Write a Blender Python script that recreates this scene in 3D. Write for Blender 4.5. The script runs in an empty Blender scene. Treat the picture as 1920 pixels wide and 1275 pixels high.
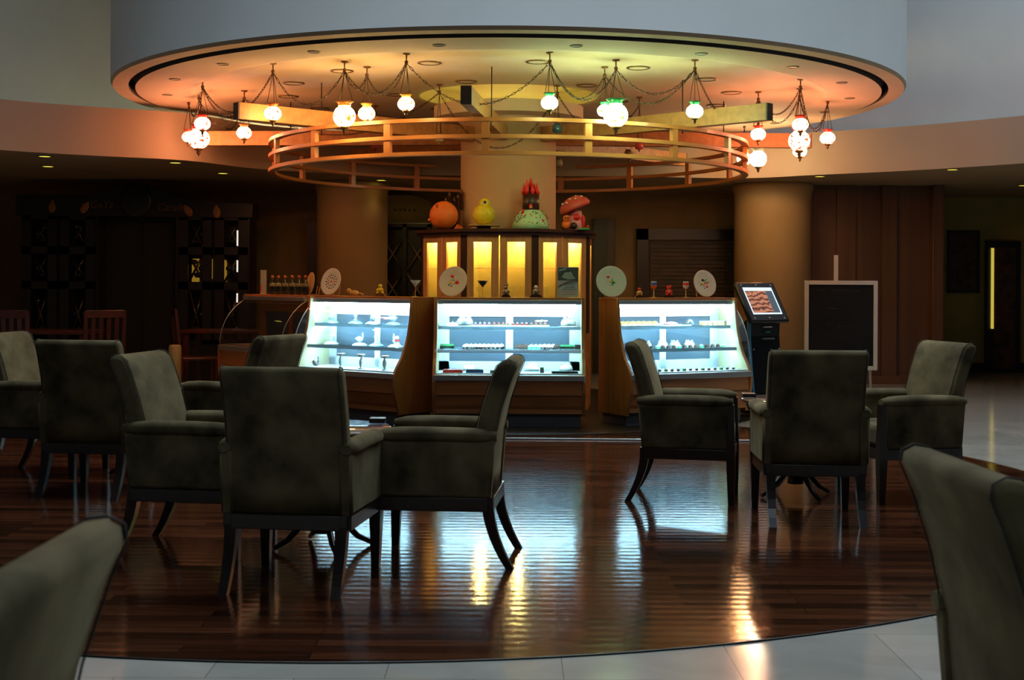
import bpy, bmesh, math, random
from mathutils import Vector, Matrix
random.seed(7)
PI = math.pi
S = bpy.context.scene
COL = S.collection

# ------------------------------------------------------------------ camera
F, YH, ROLL, CAMH = 2500.0, 530.0, 0.005, 1.32
cam = bpy.data.cameras.new('camera')
cam.sensor_width = 36
cam.lens = F / 1920 * 36
cam.shift_y = -(637.5 - YH) / 1920
cam.clip_start = .05
cam.dof.use_dof = True
cam.dof.focus_distance = 10.5
cam.dof.aperture_fstop = 7.0
co = bpy.data.objects.new('camera', cam)
COL.objects.link(co)
co.location = (0, 0, CAMH)
co.rotation_mode = 'QUATERNION'
co.rotation_quaternion = (Matrix.Rotation(PI / 2, 4, 'X') @ Matrix.Rotation(ROLL, 4, 'Z')).to_quaternion()
S.camera = co

# ------------------------------------------------------------------ world, exposure
S.view_settings.view_transform = 'Standard'
S.view_settings.look = 'None'
S.view_settings.exposure = 0.0
S.view_settings.gamma = 1
S.view_settings.use_curve_mapping = False
S.cycles.use_denoising = True
S.cycles.max_bounces = 8
S.cycles.transparent_max_bounces = 16
S.cycles.caustics_reflective = False
S.cycles.caustics_refractive = False
S.cycles.sample_clamp_indirect = 4
w = bpy.data.worlds.new('world')
S.world = w
w.use_nodes = True
w.node_tree.nodes['Background'].inputs[0].default_value = (.55, .72, .8, 1)
w.node_tree.nodes['Background'].inputs[1].default_value = .028


def area(name, loc, rot, size, power, color, sizey=None, spread=None):
    l = bpy.data.lights.new(name, 'AREA')
    l.energy = power
    l.color = color
    l.size = size
    if sizey:
        l.shape = 'RECTANGLE'
        l.size_y = sizey
    if spread:
        l.spread = spread
    o = bpy.data.objects.new(name, l)
    o.location = loc
    o.rotation_euler = rot
    COL.objects.link(o)
    return o


# daylight falling through the atrium roof above the seating, plus an added near fill
area('skylight_and_fill', (.3, 1.2, 5.6), (0, 0, 0), 4.5, 70, (.74, .88, 1.0), 2)  # unseen fill added to brighten the nearest armchairs
area('skylight_and_fill', (.8, 8.5, 8.2), (0, 0, 0), 8, 540, (.74, .88, 1.0), 2.4)
area('skylight_and_fill', (5.5, 12, 8.5), (0, math.radians(-14), 0), 4, 200, (.66, .84, 1.0), 4)


# ------------------------------------------------------------------ pixel helpers (photograph -> real point at real depth)
_c, _s = math.cos(ROLL), math.sin(ROLL)


def unroll(x, y):
    u, v = x - 960, YH - y
    return _c * u - _s * v, _s * u + _c * v


def P(x, y, d):
    u, v = unroll(x, y)
    return Vector((u * d / F, d, CAMH + v * d / F))


def G(x, y, z=0.0):
    u, v = unroll(x, y)
    d = (z - CAMH) * F / v
    return Vector((u * d / F, d, z))


# ------------------------------------------------------------------ materials
def _mat(name):
    m = bpy.data.materials.new(name)
    m.use_nodes = True
    nt = m.node_tree
    return m, nt, nt.nodes['Principled BSDF']


def mat(name, col, rough=.5, metal=0, spec=.5, var=0, scale=20, bump=0, sheen=0, coat=0, stretch=None, emit=None, es=0, col2=None):
    m, nt, b = _mat(name)
    b.inputs['Base Color'].default_value = (*col, 1)
    b.inputs['Roughness'].default_value = rough
    b.inputs['Metallic'].default_value = metal
    b.inputs['Specular IOR Level'].default_value = spec
    if coat:
        b.inputs['Coat Weight'].default_value = coat
        b.inputs['Coat Roughness'].default_value = .12
    if sheen:
        b.inputs['Sheen Weight'].default_value = sheen
        b.inputs['Sheen Roughness'].default_value = .35
        b.inputs['Sheen Tint'].default_value = (.70, .58, .34, 1)
    if emit:
        b.inputs['Emission Color'].default_value = (*emit, 1)
        b.inputs['Emission Strength'].default_value = es
    if var or bump or col2:
        tc = nt.nodes.new('ShaderNodeTexCoord')
        mp = nt.nodes.new('ShaderNodeMapping')
        if stretch:
            mp.inputs['Scale'].default_value = stretch
        nt.links.new(tc.outputs['Object'], mp.inputs[0])
        n = nt.nodes.new('ShaderNodeTexNoise')
        n.inputs['Scale'].default_value = scale
        n.inputs['Detail'].default_value = 5
        nt.links.new(mp.outputs[0], n.inputs['Vector'])
        if var or col2:
            r = nt.nodes.new('ShaderNodeMapRange')
            r.inputs['From Min'].default_value = .3
            r.inputs['From Max'].default_value = .7
            nt.links.new(n.outputs['Fac'], r.inputs['Value'])
            mx = nt.nodes.new('ShaderNodeMix')
            mx.data_type = 'RGBA'
            c2 = col2 or tuple(min(1, c * (1 + var)) for c in col)
            c1 = col if col2 else tuple(c * (1 - var) for c in col)
            mx.inputs['A'].default_value = (*c1, 1)
            mx.inputs['B'].default_value = (*c2, 1)
            nt.links.new(r.outputs[0], mx.inputs['Factor'])
            nt.links.new(mx.outputs['Result'], b.inputs['Base Color'])
        if bump:
            bp = nt.nodes.new('ShaderNodeBump')
            bp.inputs['Strength'].default_value = bump
            bp.inputs['Distance'].default_value = .01
            nt.links.new(n.outputs['Fac'], bp.inputs['Height'])
            nt.links.new(bp.outputs[0], b.inputs['Normal'])
    return m


def emis(name, col, s):
    m, nt, b = _mat(name)
    nt.nodes.remove(b)
    e = nt.nodes.new('ShaderNodeEmission')
    e.inputs[0].default_value = (*col, 1)
    e.inputs[1].default_value = s
    nt.links.new(e.outputs[0], nt.nodes['Material Output'].inputs[0])
    return m


def glass(name, tint=(.93, .98, .97), ior=1.45, rough=.02, extra=0):
    m, nt, b = _mat(name)
    nt.nodes.remove(b)
    t = nt.nodes.new('ShaderNodeBsdfTransparent')
    t.inputs[0].default_value = (*tint, 1)
    g = nt.nodes.new('ShaderNodeBsdfGlossy')
    g.inputs['Roughness'].default_value = rough
    fr = nt.nodes.new('ShaderNodeFresnel')
    ge = nt.nodes.new('ShaderNodeNewGeometry')
    io = nt.nodes.new('ShaderNodeMapRange')
    io.inputs['To Min'].default_value = ior
    io.inputs['To Max'].default_value = 1 / ior
    nt.links.new(ge.outputs['Backfacing'], io.inputs['Value'])
    nt.links.new(io.outputs[0], fr.inputs[0])
    ad = nt.nodes.new('ShaderNodeMath')
    ad.operation = 'ADD'
    ad.inputs[1].default_value = extra
    nt.links.new(fr.outputs[0], ad.inputs[0])
    mx = nt.nodes.new('ShaderNodeMixShader')
    nt.links.new(ad.outputs[0], mx.inputs[0])
    nt.links.new(t.outputs[0], mx.inputs[1])
    nt.links.new(g.outputs[0], mx.inputs[2])
    nt.links.new(mx.outputs[0], nt.nodes['Material Output'].inputs[0])
    return m


def rail_mat():
    m, nt, b = _mat('frosted_rail')
    b.inputs['Base Color'].default_value = (.30, .38, .42, 1)
    t = nt.nodes.new('ShaderNodeBsdfTranslucent')
    t.inputs[0].default_value = (.08, .11, .125, 1)
    a = nt.nodes.new('ShaderNodeAddShader')
    nt.links.new(b.outputs[0], a.inputs[0])
    nt.links.new(t.outputs[0], a.inputs[1])
    nt.links.new(a.outputs[0], nt.nodes['Material Output'].inputs[0])
    return m


def plank_floor():
    m, nt, b = _mat('parquet')
    tc = nt.nodes.new('ShaderNodeTexCoord')
    br = nt.nodes.new('ShaderNodeTexBrick')
    br.inputs['Scale'].default_value = 1
    br.inputs['Brick Width'].default_value = .95
    br.inputs['Row Height'].default_value = .085
    br.inputs['Mortar Size'].default_value = .0022
    br.inputs['Mortar Smooth'].default_value = .3
    br.inputs['Color1'].default_value = (.022, .0065, .003, 1)
    br.inputs['Color2'].default_value = (.090, .027, .011, 1)
    br.inputs['Mortar'].default_value = (.012, .004, .002, 1)
    br.offset_frequency = 2
    nt.links.new(tc.outputs['Object'], br.inputs['Vector'])
    mp = nt.nodes.new('ShaderNodeMapping')
    mp.inputs['Scale'].default_value = (1.5, 22, 1)
    nt.links.new(tc.outputs['Object'], mp.inputs[0])
    n = nt.nodes.new('ShaderNodeTexNoise')
    n.inputs['Scale'].default_value = 2.2
    n.inputs['Detail'].default_value = 6
    nt.links.new(mp.outputs[0], n.inputs['Vector'])
    mx = nt.nodes.new('ShaderNodeMix')
    mx.data_type = 'RGBA'
    mx.blend_type = 'MULTIPLY'
    mx.inputs['Factor'].default_value = .75
    rr = nt.nodes.new('ShaderNodeMapRange')
    rr.inputs['From Min'].default_value = .25
    rr.inputs['From Max'].default_value = .7
    rr.inputs['To Min'].default_value = .35
    rr.inputs['To Max'].default_value = 1.35
    nt.links.new(n.outputs['Fac'], rr.inputs['Value'])
    nt.links.new(br.outputs['Color'], mx.inputs['A'])
    nt.links.new(rr.outputs[0], mx.inputs['B'])
    nt.links.new(mx.outputs['Result'], b.inputs['Base Color'])
    # gentle cupping of every board, plus seams
    sp = nt.nodes.new('ShaderNodeSeparateXYZ')
    nt.links.new(tc.outputs['Object'], sp.inputs[0])
    mu = nt.nodes.new('ShaderNodeMath')
    mu.operation = 'MULTIPLY'
    mu.inputs[1].default_value = 2 * PI / .085
    nt.links.new(sp.outputs['Y'], mu.inputs[0])
    si = nt.nodes.new('ShaderNodeMath')
    si.operation = 'COSINE'
    nt.links.new(mu.outputs[0], si.inputs[0])
    n2 = nt.nodes.new('ShaderNodeTexNoise')
    n2.inputs['Scale'].default_value = 9
    n2.inputs['Detail'].default_value = 3
    nt.links.new(tc.outputs['Object'], n2.inputs['Vector'])
    m2 = nt.nodes.new('ShaderNodeMath')
    m2.operation = 'MULTIPLY'
    m2.inputs[1].default_value = .16
    nt.links.new(si.outputs[0], m2.inputs[0])
    m3 = nt.nodes.new('ShaderNodeMath')
    m3.operation = 'SUBTRACT'
    nt.links.new(n2.outputs['Fac'], m3.inputs[0])
    nt.links.new(m2.outputs[0], m3.inputs[1])
    bp = nt.nodes.new('ShaderNodeBump')
    bp.inputs['Strength'].default_value = .085
    bp.inputs['Distance'].default_value = .01
    nt.links.new(m3.outputs[0], bp.inputs['Height'])
    nt.links.new(bp.outputs[0], b.inputs['Normal'])
    b.inputs['Roughness'].default_value = .12
    b.inputs['Specular IOR Level'].default_value = .62
    return m


def tile_floor():
    m, nt, b = _mat('pale_marble')
    tc = nt.nodes.new('ShaderNodeTexCoord')
    mp = nt.nodes.new('ShaderNodeMapping')
    mp.inputs['Location'].default_value = (.12, .35, 0)
    nt.links.new(tc.outputs['Object'], mp.inputs[0])
    br = nt.nodes.new('ShaderNodeTexBrick')
    br.inputs['Scale'].default_value = 1
    br.inputs['Brick Width'].default_value = .6
    br.inputs['Row Height'].default_value = .6
    br.inputs['Mortar Size'].default_value = .0018
    br.inputs['Color1'].default_value = (.36, .35, .31, 1)
    br.inputs['Color2'].default_value = (.44, .42, .37, 1)
    br.inputs['Mortar'].default_value = (.17, .16, .13, 1)
    nt.links.new(mp.outputs[0], br.inputs['Vector'])
    n = nt.nodes.new('ShaderNodeTexNoise')
    n.inputs['Scale'].default_value = 2.5
    n.inputs['Detail'].default_value = 8
    n.inputs['Distortion'].default_value = 1.2
    nt.links.new(tc.outputs['Object'], n.inputs['Vector'])
    rr = nt.nodes.new('ShaderNodeMapRange')
    rr.inputs['To Min'].default_value = .7
    rr.inputs['To Max'].default_value = 1.2
    nt.links.new(n.outputs['Fac'], rr.inputs['Value'])
    mx = nt.nodes.new('ShaderNodeMix')
    mx.data_type = 'RGBA'
    mx.blend_type = 'MULTIPLY'
    mx.inputs['Factor'].default_value = 1
    nt.links.new(br.outputs['Color'], mx.inputs['A'])
    nt.links.new(rr.outputs[0], mx.inputs['B'])
    nt.links.new(mx.outputs['Result'], b.inputs['Base Color'])
    b.inputs['Roughness'].default_value = .12
    return m


M = {}
M['beamend'] = mat('beam_end_grain', (.09, .065, .05), .6, var=.2, scale=30)
M['cabwood'] = mat('cabinet_beech', (.55, .27, .11), .4, var=.16, scale=2.4, stretch=(12, 12, .6), coat=.2)
M['beech'] = mat('pale_beech_lining', (.74, .64, .38), .5, var=.06, scale=3, stretch=(9, 9, .6))
M['central'] = mat('central_column_paint', (.50, .31, .18), .75, var=.04, scale=3)
M['groove'] = mat('shaded_groove', (.07, .06, .05), .7)  # shade of the drum recess painted into the colour
M['parquet'] = plank_floor()
M['tile'] = tile_floor()
M['drum'] = mat('white_plaster', (.66, .68, .67), .85, var=.03, scale=2)
M['cream'] = mat('cream_plaster', (.60, .46, .31), .8, var=.04, scale=3)
M['fascia'] = mat('warm_plaster', (.30, .23, .16), .8, var=.03, scale=2)
M['wall'] = mat('tan_wallpaper', (.30, .19, .08), .75, var=.12, scale=3)
M['wall_brown'] = mat('brown_panelling', (.10, .045, .020), .45, var=.25, scale=1.4, stretch=(6, 6, .15))
M['wall_olive'] = mat('olive_wall', (.34, .28, .07), .7, var=.15, scale=2)
M['column'] = mat('column_paint', (.42, .27, .11), .6, var=.05, scale=2)
M['low_ceiling'] = mat('low_ceiling_paint', (.34, .25, .14), .85, var=.04, scale=2)
M['velvet'] = mat('olive_velvet', (.034, .027, .013), .85, spec=.12, sheen=.30, scale=5, bump=.3, col2=(.175, .138, .070))
M['piping'] = mat('dark_piping', (.02, .018, .012), .7)
M['darkwood'] = mat('dark_walnut', (.020, .010, .007), .28, var=.3, scale=12, coat=.3, stretch=(3, 3, .4))
M['blackwood'] = mat('black_brown_wood', (.010, .006, .004), .35, var=.3, scale=9)
M['redwood'] = mat('cherry_wood', (.055, .010, .005), .35, var=.25, scale=10, coat=.2)
M['wood'] = mat('cherry_veneer', (.46, .17, .048), .38, var=.22, scale=2.2, stretch=(1, 1, 9), coat=.25)
M['wood_v'] = mat('beech_veneer_upright', (.37, .155, .048), .4, var=.18, scale=2.4, stretch=(12, 12, .6), coat=.2)
M['ringwood'] = mat('oak_ring', (.50, .185, .05), .45, var=.12, scale=3, coat=.1)
M['beamwood'] = mat('oak_beam', (.44, .19, .06), .5, var=.2, scale=1.6, stretch=(1, 9, 9))
M['crown'] = mat('dark_crown', (.045, .014, .008), .35, var=.2, scale=8)
M['steel'] = mat('brushed_metal', (.42, .44, .47), .38, metal=.8)
M['greymetal'] = mat('grey_laminate', (.16, .17, .18), .45)
M['white'] = mat('white_enamel', (.72, .75, .76), .35)
M['paneglass'] = mat('dark_door_glass', (.10, .13, .16), .12, spec=.8)
M['glass'] = glass('clear_glass')
M['curveglass'] = glass('curved_display_glass', (.95, .99, .985), 1.4)
M['shelfglass'] = glass('shelf_glass', (.80, .90, .92), 1.35)
M['tube'] = emis('fluorescent_tube', (.44, .79, 1.0), 54)
M['rail'] = rail_mat()
M['tube2'] = emis('shelf_strip_light', (.42, .78, 1.0), 200)
M['cabyellow'] = mat('yellow_lining', (.80, .58, .16), .6)
M['spotwarm'] = emis('warm_spot_lamp', (1, .72, .22), 60)
M['downlight'] = emis('yellow_downlight', (1.0, .80, .10), 2.2)
M['brass'] = mat('aged_brass', (.20, .11, .045), .4, metal=.8, var=.3, scale=30)
M['chain'] = mat('dark_iron', (.05, .035, .022), .5, metal=.6)
M['black'] = mat('black_plastic', (.008, .008, .010), .25)
M['blue'] = mat('blue_edge', (.05, .26, .55), .3)
M['plate'] = mat('white_porcelain', (.74, .72, .68), .25, var=.02)
M['cream_por'] = mat('cream_porcelain', (.62, .42, .16), .3)
M['pinkrim'] = mat('pink_rim', (.75, .32, .22), .35)
M['red'] = mat('red_icing', (.75, .018, .012), .4)
M['yellow'] = mat('yellow_icing', (.75, .58, .02), .5, var=.15, scale=30, bump=.5)
M['orange'] = mat('orange_icing', (.85, .17, .025), .5, var=.08, scale=12)
M['green'] = mat('green_glaze', (.05, .32, .09), .4)
M['mint'] = mat('mint_icing', (.40, .62, .36), .55, var=.1, scale=9)
M['blueicing'] = mat('blue_icing', (.04, .12, .5), .4)
M['choc'] = mat('dark_chocolate', (.030, .010, .006), .35, var=.3, scale=14)
M['brown'] = mat('milk_chocolate', (.14, .05, .02), .45)
M['whiteicing'] = mat('white_icing', (.82, .82, .80), .45)
M['pastry'] = mat('golden_pastry', (.62, .36, .13), .5, var=.3, scale=25)
M['pink'] = mat('pink_icing', (.80, .30, .34), .45)
M['paleblue'] = mat('pale_blue_icing', (.35, .62, .78), .4)
M['bottle'] = mat('dark_bottle_glass', (.012, .016, .010), .08, spec=.8)
M['label'] = mat('bottle_label', (.24, .20, .10), .5)
M['copper'] = mat('copper_cap', (.55, .16, .06), .35, metal=.3)
M['cleargl'] = mat('blown_glass', (.60, .74, .80), .08, spec=.9)
M['amberstem'] = mat('amber_stem', (.65, .42, .15), .15, spec=.8)
M['silver'] = mat('tarnished_silver', (.26, .25, .23), .3, metal=.7, var=.3, scale=30)
M['tabletop'] = mat('polished_marble_top', (.10, .045, .03), .07, col2=(.30, .20, .17), scale=7, coat=.4)
M['marble'] = mat('grey_marble_deck', (.30, .19, .12), .3, var=.2, scale=5)
M['card'] = mat('white_card', (.75, .76, .78), .6)
M['slate'] = mat('chalk_slate', (.005, .0055, .006), .6, spec=.2, var=.4, scale=3)
M['chalk'] = mat('faint_chalk', (.10, .11, .12), .9)
M['frame'] = mat('pale_frame', (.42, .41, .36), .5)
M['gold'] = mat('painted_gold', (.14, .065, .025), .5)
M['grape'] = mat('painted_leaf', (.28, .11, .03), .6, var=.3, scale=20)
M['postgrey'] = mat('tan_post', (.30, .23, .10), .5)
M['paint'] = mat('dark_canvas', (.02, .015, .008), .5, col2=(.10, .04, .015), scale=9)
M['redglass'] = mat('red_glass_glow', (.42, .03, .02), .12, spec=.8, emit=(.5, .03, .01), es=.10)  # faint glow put into the glass, though these lanterns are unlit
M['blueglass'] = mat('blue_glass', (.03, .10, .16), .12, spec=.8)
M['clearglassy'] = mat('smoky_glass', (.34, .26, .15), .1, spec=.8)


# ------------------------------------------------------------------ mesh builder
class MB:
    def __init__(self):
        self.b = bmesh.new()
        self.mats = []
        self.mi = 0

    def use(self, m):
        if m not in self.mats:
            self.mats.append(m)
        self.mi = self.mats.index(m)
        return self

    def _tag(self, faces, smooth=False):
        for f in faces:
            f.material_index = self.mi
            f.smooth = smooth

    def box(self, x0, x1, y0, y1, z0, z1, bev=0, mt=None):
        vs = [self.b.verts.new((x, y, z)) for z in (z0, z1) for y in (y0, y1) for x in (x0, x1)]
        q = [(0, 2, 3, 1), (4, 5, 7, 6), (0, 1, 5, 4), (2, 6, 7, 3), (0, 4, 6, 2), (1, 3, 7, 5)]
        fs = [self.b.faces.new([vs[i] for i in f]) for f in q]
        self._tag(fs)
        if mt:
            for v in vs:
                v.co = mt @ v.co
        if bev:
            es = list({e for f in fs for e in f.edges})
            r = bmesh.ops.bevel(self.b, geom=es, offset=bev, segments=2, affect='EDGES', profile=.6)
            self._tag(r['faces'], True)
        return self

    def prism(self, poly, axis, a0, a1, bev=0, seg=3, mt=None, smooth=False):
        """poly: (p,q) points; axis 'x' -> (a,p,q), 'y' -> (p,a,q), 'z' -> (p,q,a)"""
        def mk(p, q, a):
            v = {'x': (a, p, q), 'y': (p, a, q), 'z': (p, q, a)}[axis]
            v = Vector(v)
            return mt @ v if mt else v
        A = [self.b.verts.new(mk(p, q, a0)) for p, q in poly]
        B = [self.b.verts.new(mk(p, q, a1)) for p, q in poly]
        n = len(poly)
        fa = self.b.faces.new(A[::-1])
        fb = self.b.faces.new(B)
        sd = [self.b.faces.new((A[i], A[(i + 1) % n], B[(i + 1) % n], B[i])) for i in range(n)]
        self._tag([fa, fb])
        self._tag(sd, smooth)
        fs = [fa, fb] + sd
        bmesh.ops.recalc_face_normals(self.b, faces=fs)
        if bev:
            es = list(set(list(fa.edges) + list(fb.edges)))
            r = bmesh.ops.bevel(self.b, geom=es, offset=bev, segments=seg, affect='EDGES', profile=.5)
            self._tag(r['faces'], True)
        return self

    def lathe(self, prof, seg=24, c=(0, 0, 0), sx=1, sy=1, smooth=True, mt=None, cap=True):
        rings = []
        for r, z in prof:
            if r < 1e-5:
                v = Vector((c[0], c[1], c[2] + z))
                rings.append([self.b.verts.new(mt @ v if mt else v)])
            else:
                ring = []
                for i in range(seg):
                    a = 2 * PI * i / seg
                    v = Vector((c[0] + r * sx * math.cos(a), c[1] + r * sy * math.sin(a), c[2] + z))
                    ring.append(self.b.verts.new(mt @ v if mt else v))
                rings.append(ring)
        for a, b in zip(rings, rings[1:]):
            for i in range(seg):
                j = (i + 1) % seg
                if len(a) == 1 and len(b) == 1:
                    continue
                if len(a) == 1:
                    f = (a[0], b[j], b[i])
                elif len(b) == 1:
                    f = (a[i], a[j], b[0])
                else:
                    f = (a[i], a[j], b[j], b[i])
                self._tag([self.b.faces.new(f)], smooth)
        if cap:
            for rg, rev in ((rings[0], True), (rings[-1], False)):
                if len(rg) > 1:
                    self._tag([self.b.faces.new(rg[::-1] if rev else rg)])
        return self

    def ball(self, c, r, seg=14, rings=9, sx=1, sy=1, sz=1, mt=None):
        prof = [(r * math.sin(PI * i / rings), -r * sz * math.cos(PI * i / rings)) for i in range(rings + 1)]
        prof[0] = (0, prof[0][1])
        prof[-1] = (0, prof[-1][1])
        return self.lathe(prof, seg, c, sx, sy, True, mt)

    def tube(self, pts, r, seg=8, closed=False, cap=True, flat=1.0):
        pts = [Vector(p) for p in pts]
        n = len(pts)
        rr = r if isinstance(r, (list, tuple)) else [r] * n
        rings = []
        up = None
        for i, p in enumerate(pts):
            if closed:
                t = pts[(i + 1) % n] - pts[i - 1]
            else:
                t = pts[min(i + 1, n - 1)] - pts[max(i - 1, 0)]
            t.normalize()
            if up is None:
                up = Vector((0, 0, 1)) if abs(t.z) < .9 else Vector((1, 0, 0))
            a = t.cross(up)
            if a.length < 1e-4:
                a = t.orthogonal()
            a.normalize()
            b = a.cross(t).normalized()
            up = b
            rings.append([self.b.verts.new(p + a * math.cos(2 * PI * k / seg) * rr[i] + b * math.sin(2 * PI * k / seg) * rr[i] * flat) for k in range(seg)])
        m = n if closed else n - 1
        for i in range(m):
            A, B = rings[i], rings[(i + 1) % n]
            for k in range(seg):
                l = (k + 1) % seg
                self._tag([self.b.faces.new((A[k], A[l], B[l], B[k]))], True)
        if cap and not closed:
            self._tag([self.b.faces.new(rings[0][::-1]), self.b.faces.new(rings[-1])])
        return self

    def sweep(self, pts, secs):
        """loft rectangles: secs = list of (half width x, half width y) around pts, vertical-ish members"""
        rings = []
        for p, (hx, hy) in zip(pts, secs):
            p = Vector(p)
            rings.append([self.b.verts.new(p + Vector(o)) for o in ((-hx, -hy, 0), (hx, -hy, 0), (hx, hy, 0), (-hx, hy, 0))])
        for A, B in zip(rings, rings[1:]):
            for k in range(4):
                l = (k + 1) % 4
                self._tag([self.b.faces.new((A[k], A[l], B[l], B[k]))])
        self._tag([self.b.faces.new(rings[0][::-1]), self.b.faces.new(rings[-1])])
        return self

    def sheet(self, grid, smooth=True):
        vs = [[self.b.verts.new(p) for p in row] for row in grid]
        for a, b in zip(vs, vs[1:]):
            for i in range(len(a) - 1):
                self._tag([self.b.faces.new((a[i], a[i + 1], b[i + 1], b[i]))], smooth)
        return self

    def build(self, name, m=None, parent=None, loc=None, rotz=None, fix=True):
        if fix:
            bmesh.ops.recalc_face_normals(self.b, faces=self.b.faces[:])
        me = bpy.data.meshes.new(name)
        self.b.to_mesh(me)
        self.b.free()
        for k in (self.mats or [m]):
            me.materials.append(M[k] if isinstance(k, str) else k)
        o = bpy.data.objects.new(name, me)
        COL.objects.link(o)
        if parent:
            o.parent = parent
        if loc is not None:
            o.location = loc
        if rotz is not None:
            o.rotation_euler = (0, 0, rotz)
        return o


def tag(o, label=None, cat=None, group=None, kind=None):
    if label:
        o['label'] = label
    if cat:
        o['category'] = cat
    if group:
        o['group'] = group
    if kind:
        o['kind'] = kind
    return o


def empty(name, loc, rotz=0, label=None, cat=None, group=None):
    o = bpy.data.objects.new(name, None)
    o.empty_display_size = .1
    COL.objects.link(o)
    o.location = loc
    o.rotation_euler = (0, 0, rotz)
    return tag(o, label, cat, group)


def struct(o, label=None, cat=None):
    return tag(o, label, cat, kind='structure')


def kids(o):
    return [c for c in bpy.data.objects if c.parent == o]


def copy_tree(o, parent=None, loc=None, rotz=None, label=None, group=None):
    c = o.copy()
    COL.objects.link(c)
    if parent:
        c.parent = parent
    if loc is not None:
        c.location = loc
    if rotz is not None:
        c.rotation_euler = (0, 0, rotz)
    if label:
        c['label'] = label
    if group:
        c['group'] = group
    for ch in kids(o):
        copy_tree(ch, c)
    return c


# =================================================================== STRUCTURE
CX, CY = -.045, 14.3                     # centre of the round pavilion
# marble floor all over
fl = MB().use('tile').box(-14, 14, -4, 30, -.12, -.004).build('floor')
struct(fl, 'pale polished marble floor around the timber circle', 'floor')
wf = MB().use('parquet').lathe([(0, -.004), (4.37, -.004), (4.37, 0), (0, 0)], 160, smooth=False).build('floor_timber', loc=(-.706, 8.998, 0))
struct(wf, 'glossy reddish brown parquet circle under the armchairs', 'floor')
rim = []
for i in range(160):
    a = 2 * PI * i / 160
    rim.append((-.706 + 4.376 * math.cos(a), 8.998 + 4.376 * math.sin(a), 0))
struct(MB().use('blackwood').tube(rim, .006, 6, closed=True, flat=.5).build('trim_1'), 'thin dark edging round the timber floor', 'trim')
# metal nosing in front of the counters
a, b = G(560, 819), G(1660, 829)
struct(MB().use('steel').box(a.x, b.x, -.022, .022, 0, .012, .003).build('trim_2', loc=(0, (a.y + b.y) / 2, 0), rotz=math.atan2(b.y - a.y, b.x - a.x)), 'pale metal strip across the floor before the counters', 'trim')
struct(MB().use('blackwood').lathe([(0, 0), (2.65, 0), (2.65, .006), (0, .006)], 96, smooth=False).build('floor_counter_shade', loc=(CX, 14.15, 0)), 'floor under the counters, darkened to paint their shade', 'floor')  # shadow below the counters is put into this disc's dark colour

RD = 4.09
ZR = 3.26
prof = [(RD + .12, 7.5), (RD, 7.5), (RD, ZR + .03), (RD - .02, ZR), (RD - .17, ZR), (RD - .17, ZR + .14), (RD - .235, ZR + .14), (RD - .235, ZR - .02),
        (3.32, ZR - .02), (3.28, ZR - .014), (3.20, ZR + .035), (3.12, ZR + .045), (.97, ZR + .045), (.95, ZR + .05), (.95, ZR + .2), (.5, ZR + .2)]
dr = MB()
dr.use('drum').lathe(prof[:3], 192, smooth=True, cap=False)
dr.use('cream').lathe(prof[2:5], 192, smooth=False, cap=False)
dr.use('groove').lathe(prof[4:8], 192, smooth=False, cap=False)
dr.use('cream').lathe(prof[7:9], 192, smooth=False, cap=False).lathe(prof[8:12], 192, smooth=True, cap=False).lathe(prof[11:], 192, smooth=False, cap=False)
struct(dr.build('ceiling_drum', loc=(CX, CY, 0)), 'round white drum hanging over the counters with a cream underside', 'ceiling')

# central column with its collar
cc = MB().use('central').lathe([(.51, 0), (.51, 3.02)], 64).build('column', loc=(CX, CY, 0))
struct(cc, 'thick cream column rising through the pavilion', 'column')
struct(MB().use('cream').lathe([(.505, 3.0), (.56, 3.05), (.72, 3.06), (.80, 3.065), (.80, 3.19), (.76, 3.19), (.76, 3.12), (.5, 3.12), (.5, 3.44)], 64, smooth=False, cap=False).build('column_collar', loc=(CX, CY, 0)),
       'cream collar around the top of the column', 'column')
cv = emis('cove_tube', (.85, .86, .14), 10)
tag(MB().use(cv).tube([(CX + .68 * math.cos(i * PI / 32), CY + .68 * math.sin(i * PI / 32), 3.14) for i in range(64)], .014, 6, closed=True).build('cove_light'),
    'yellow green light tube hidden in the column collar', 'light')

# low lounge ceiling + fascia (curved opening)
ZL = 2.65
fp = [(-7.6, 9.6), (-6.6, 11.4), (-5.9, 12.6)] + [tuple(G(x, y, ZL)[:2]) for x, y in
      ((0, 281), (180, 292), (350, 301), (500, 318), (700, 327), (955, 330), (1180, 331), (1390, 334), (1530, 328), (1720, 319), (1920, 306))] + [(6.6, 13.2), (7.9, 10.8), (8.6, 9.0)]


def catmull(p, n=8):
    out = []
    for i in range(len(p) - 1):
        p0, p1, p2, p3 = p[max(i - 1, 0)], p[i], p[i + 1], p[min(i + 2, len(p) - 1)]
        for k in range(n):
            t = k / n
            out.append(tuple(.5 * (2 * p1[j] + (p2[j] - p0[j]) * t + (2 * p0[j] - 5 * p1[j] + 4 * p2[j] - p3[j]) * t * t + (3 * p1[j] - p0[j] - 3 * p2[j] + p3[j]) * t ** 3) for j in range(2)))
    out.append(p[-1])
    return out


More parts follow.
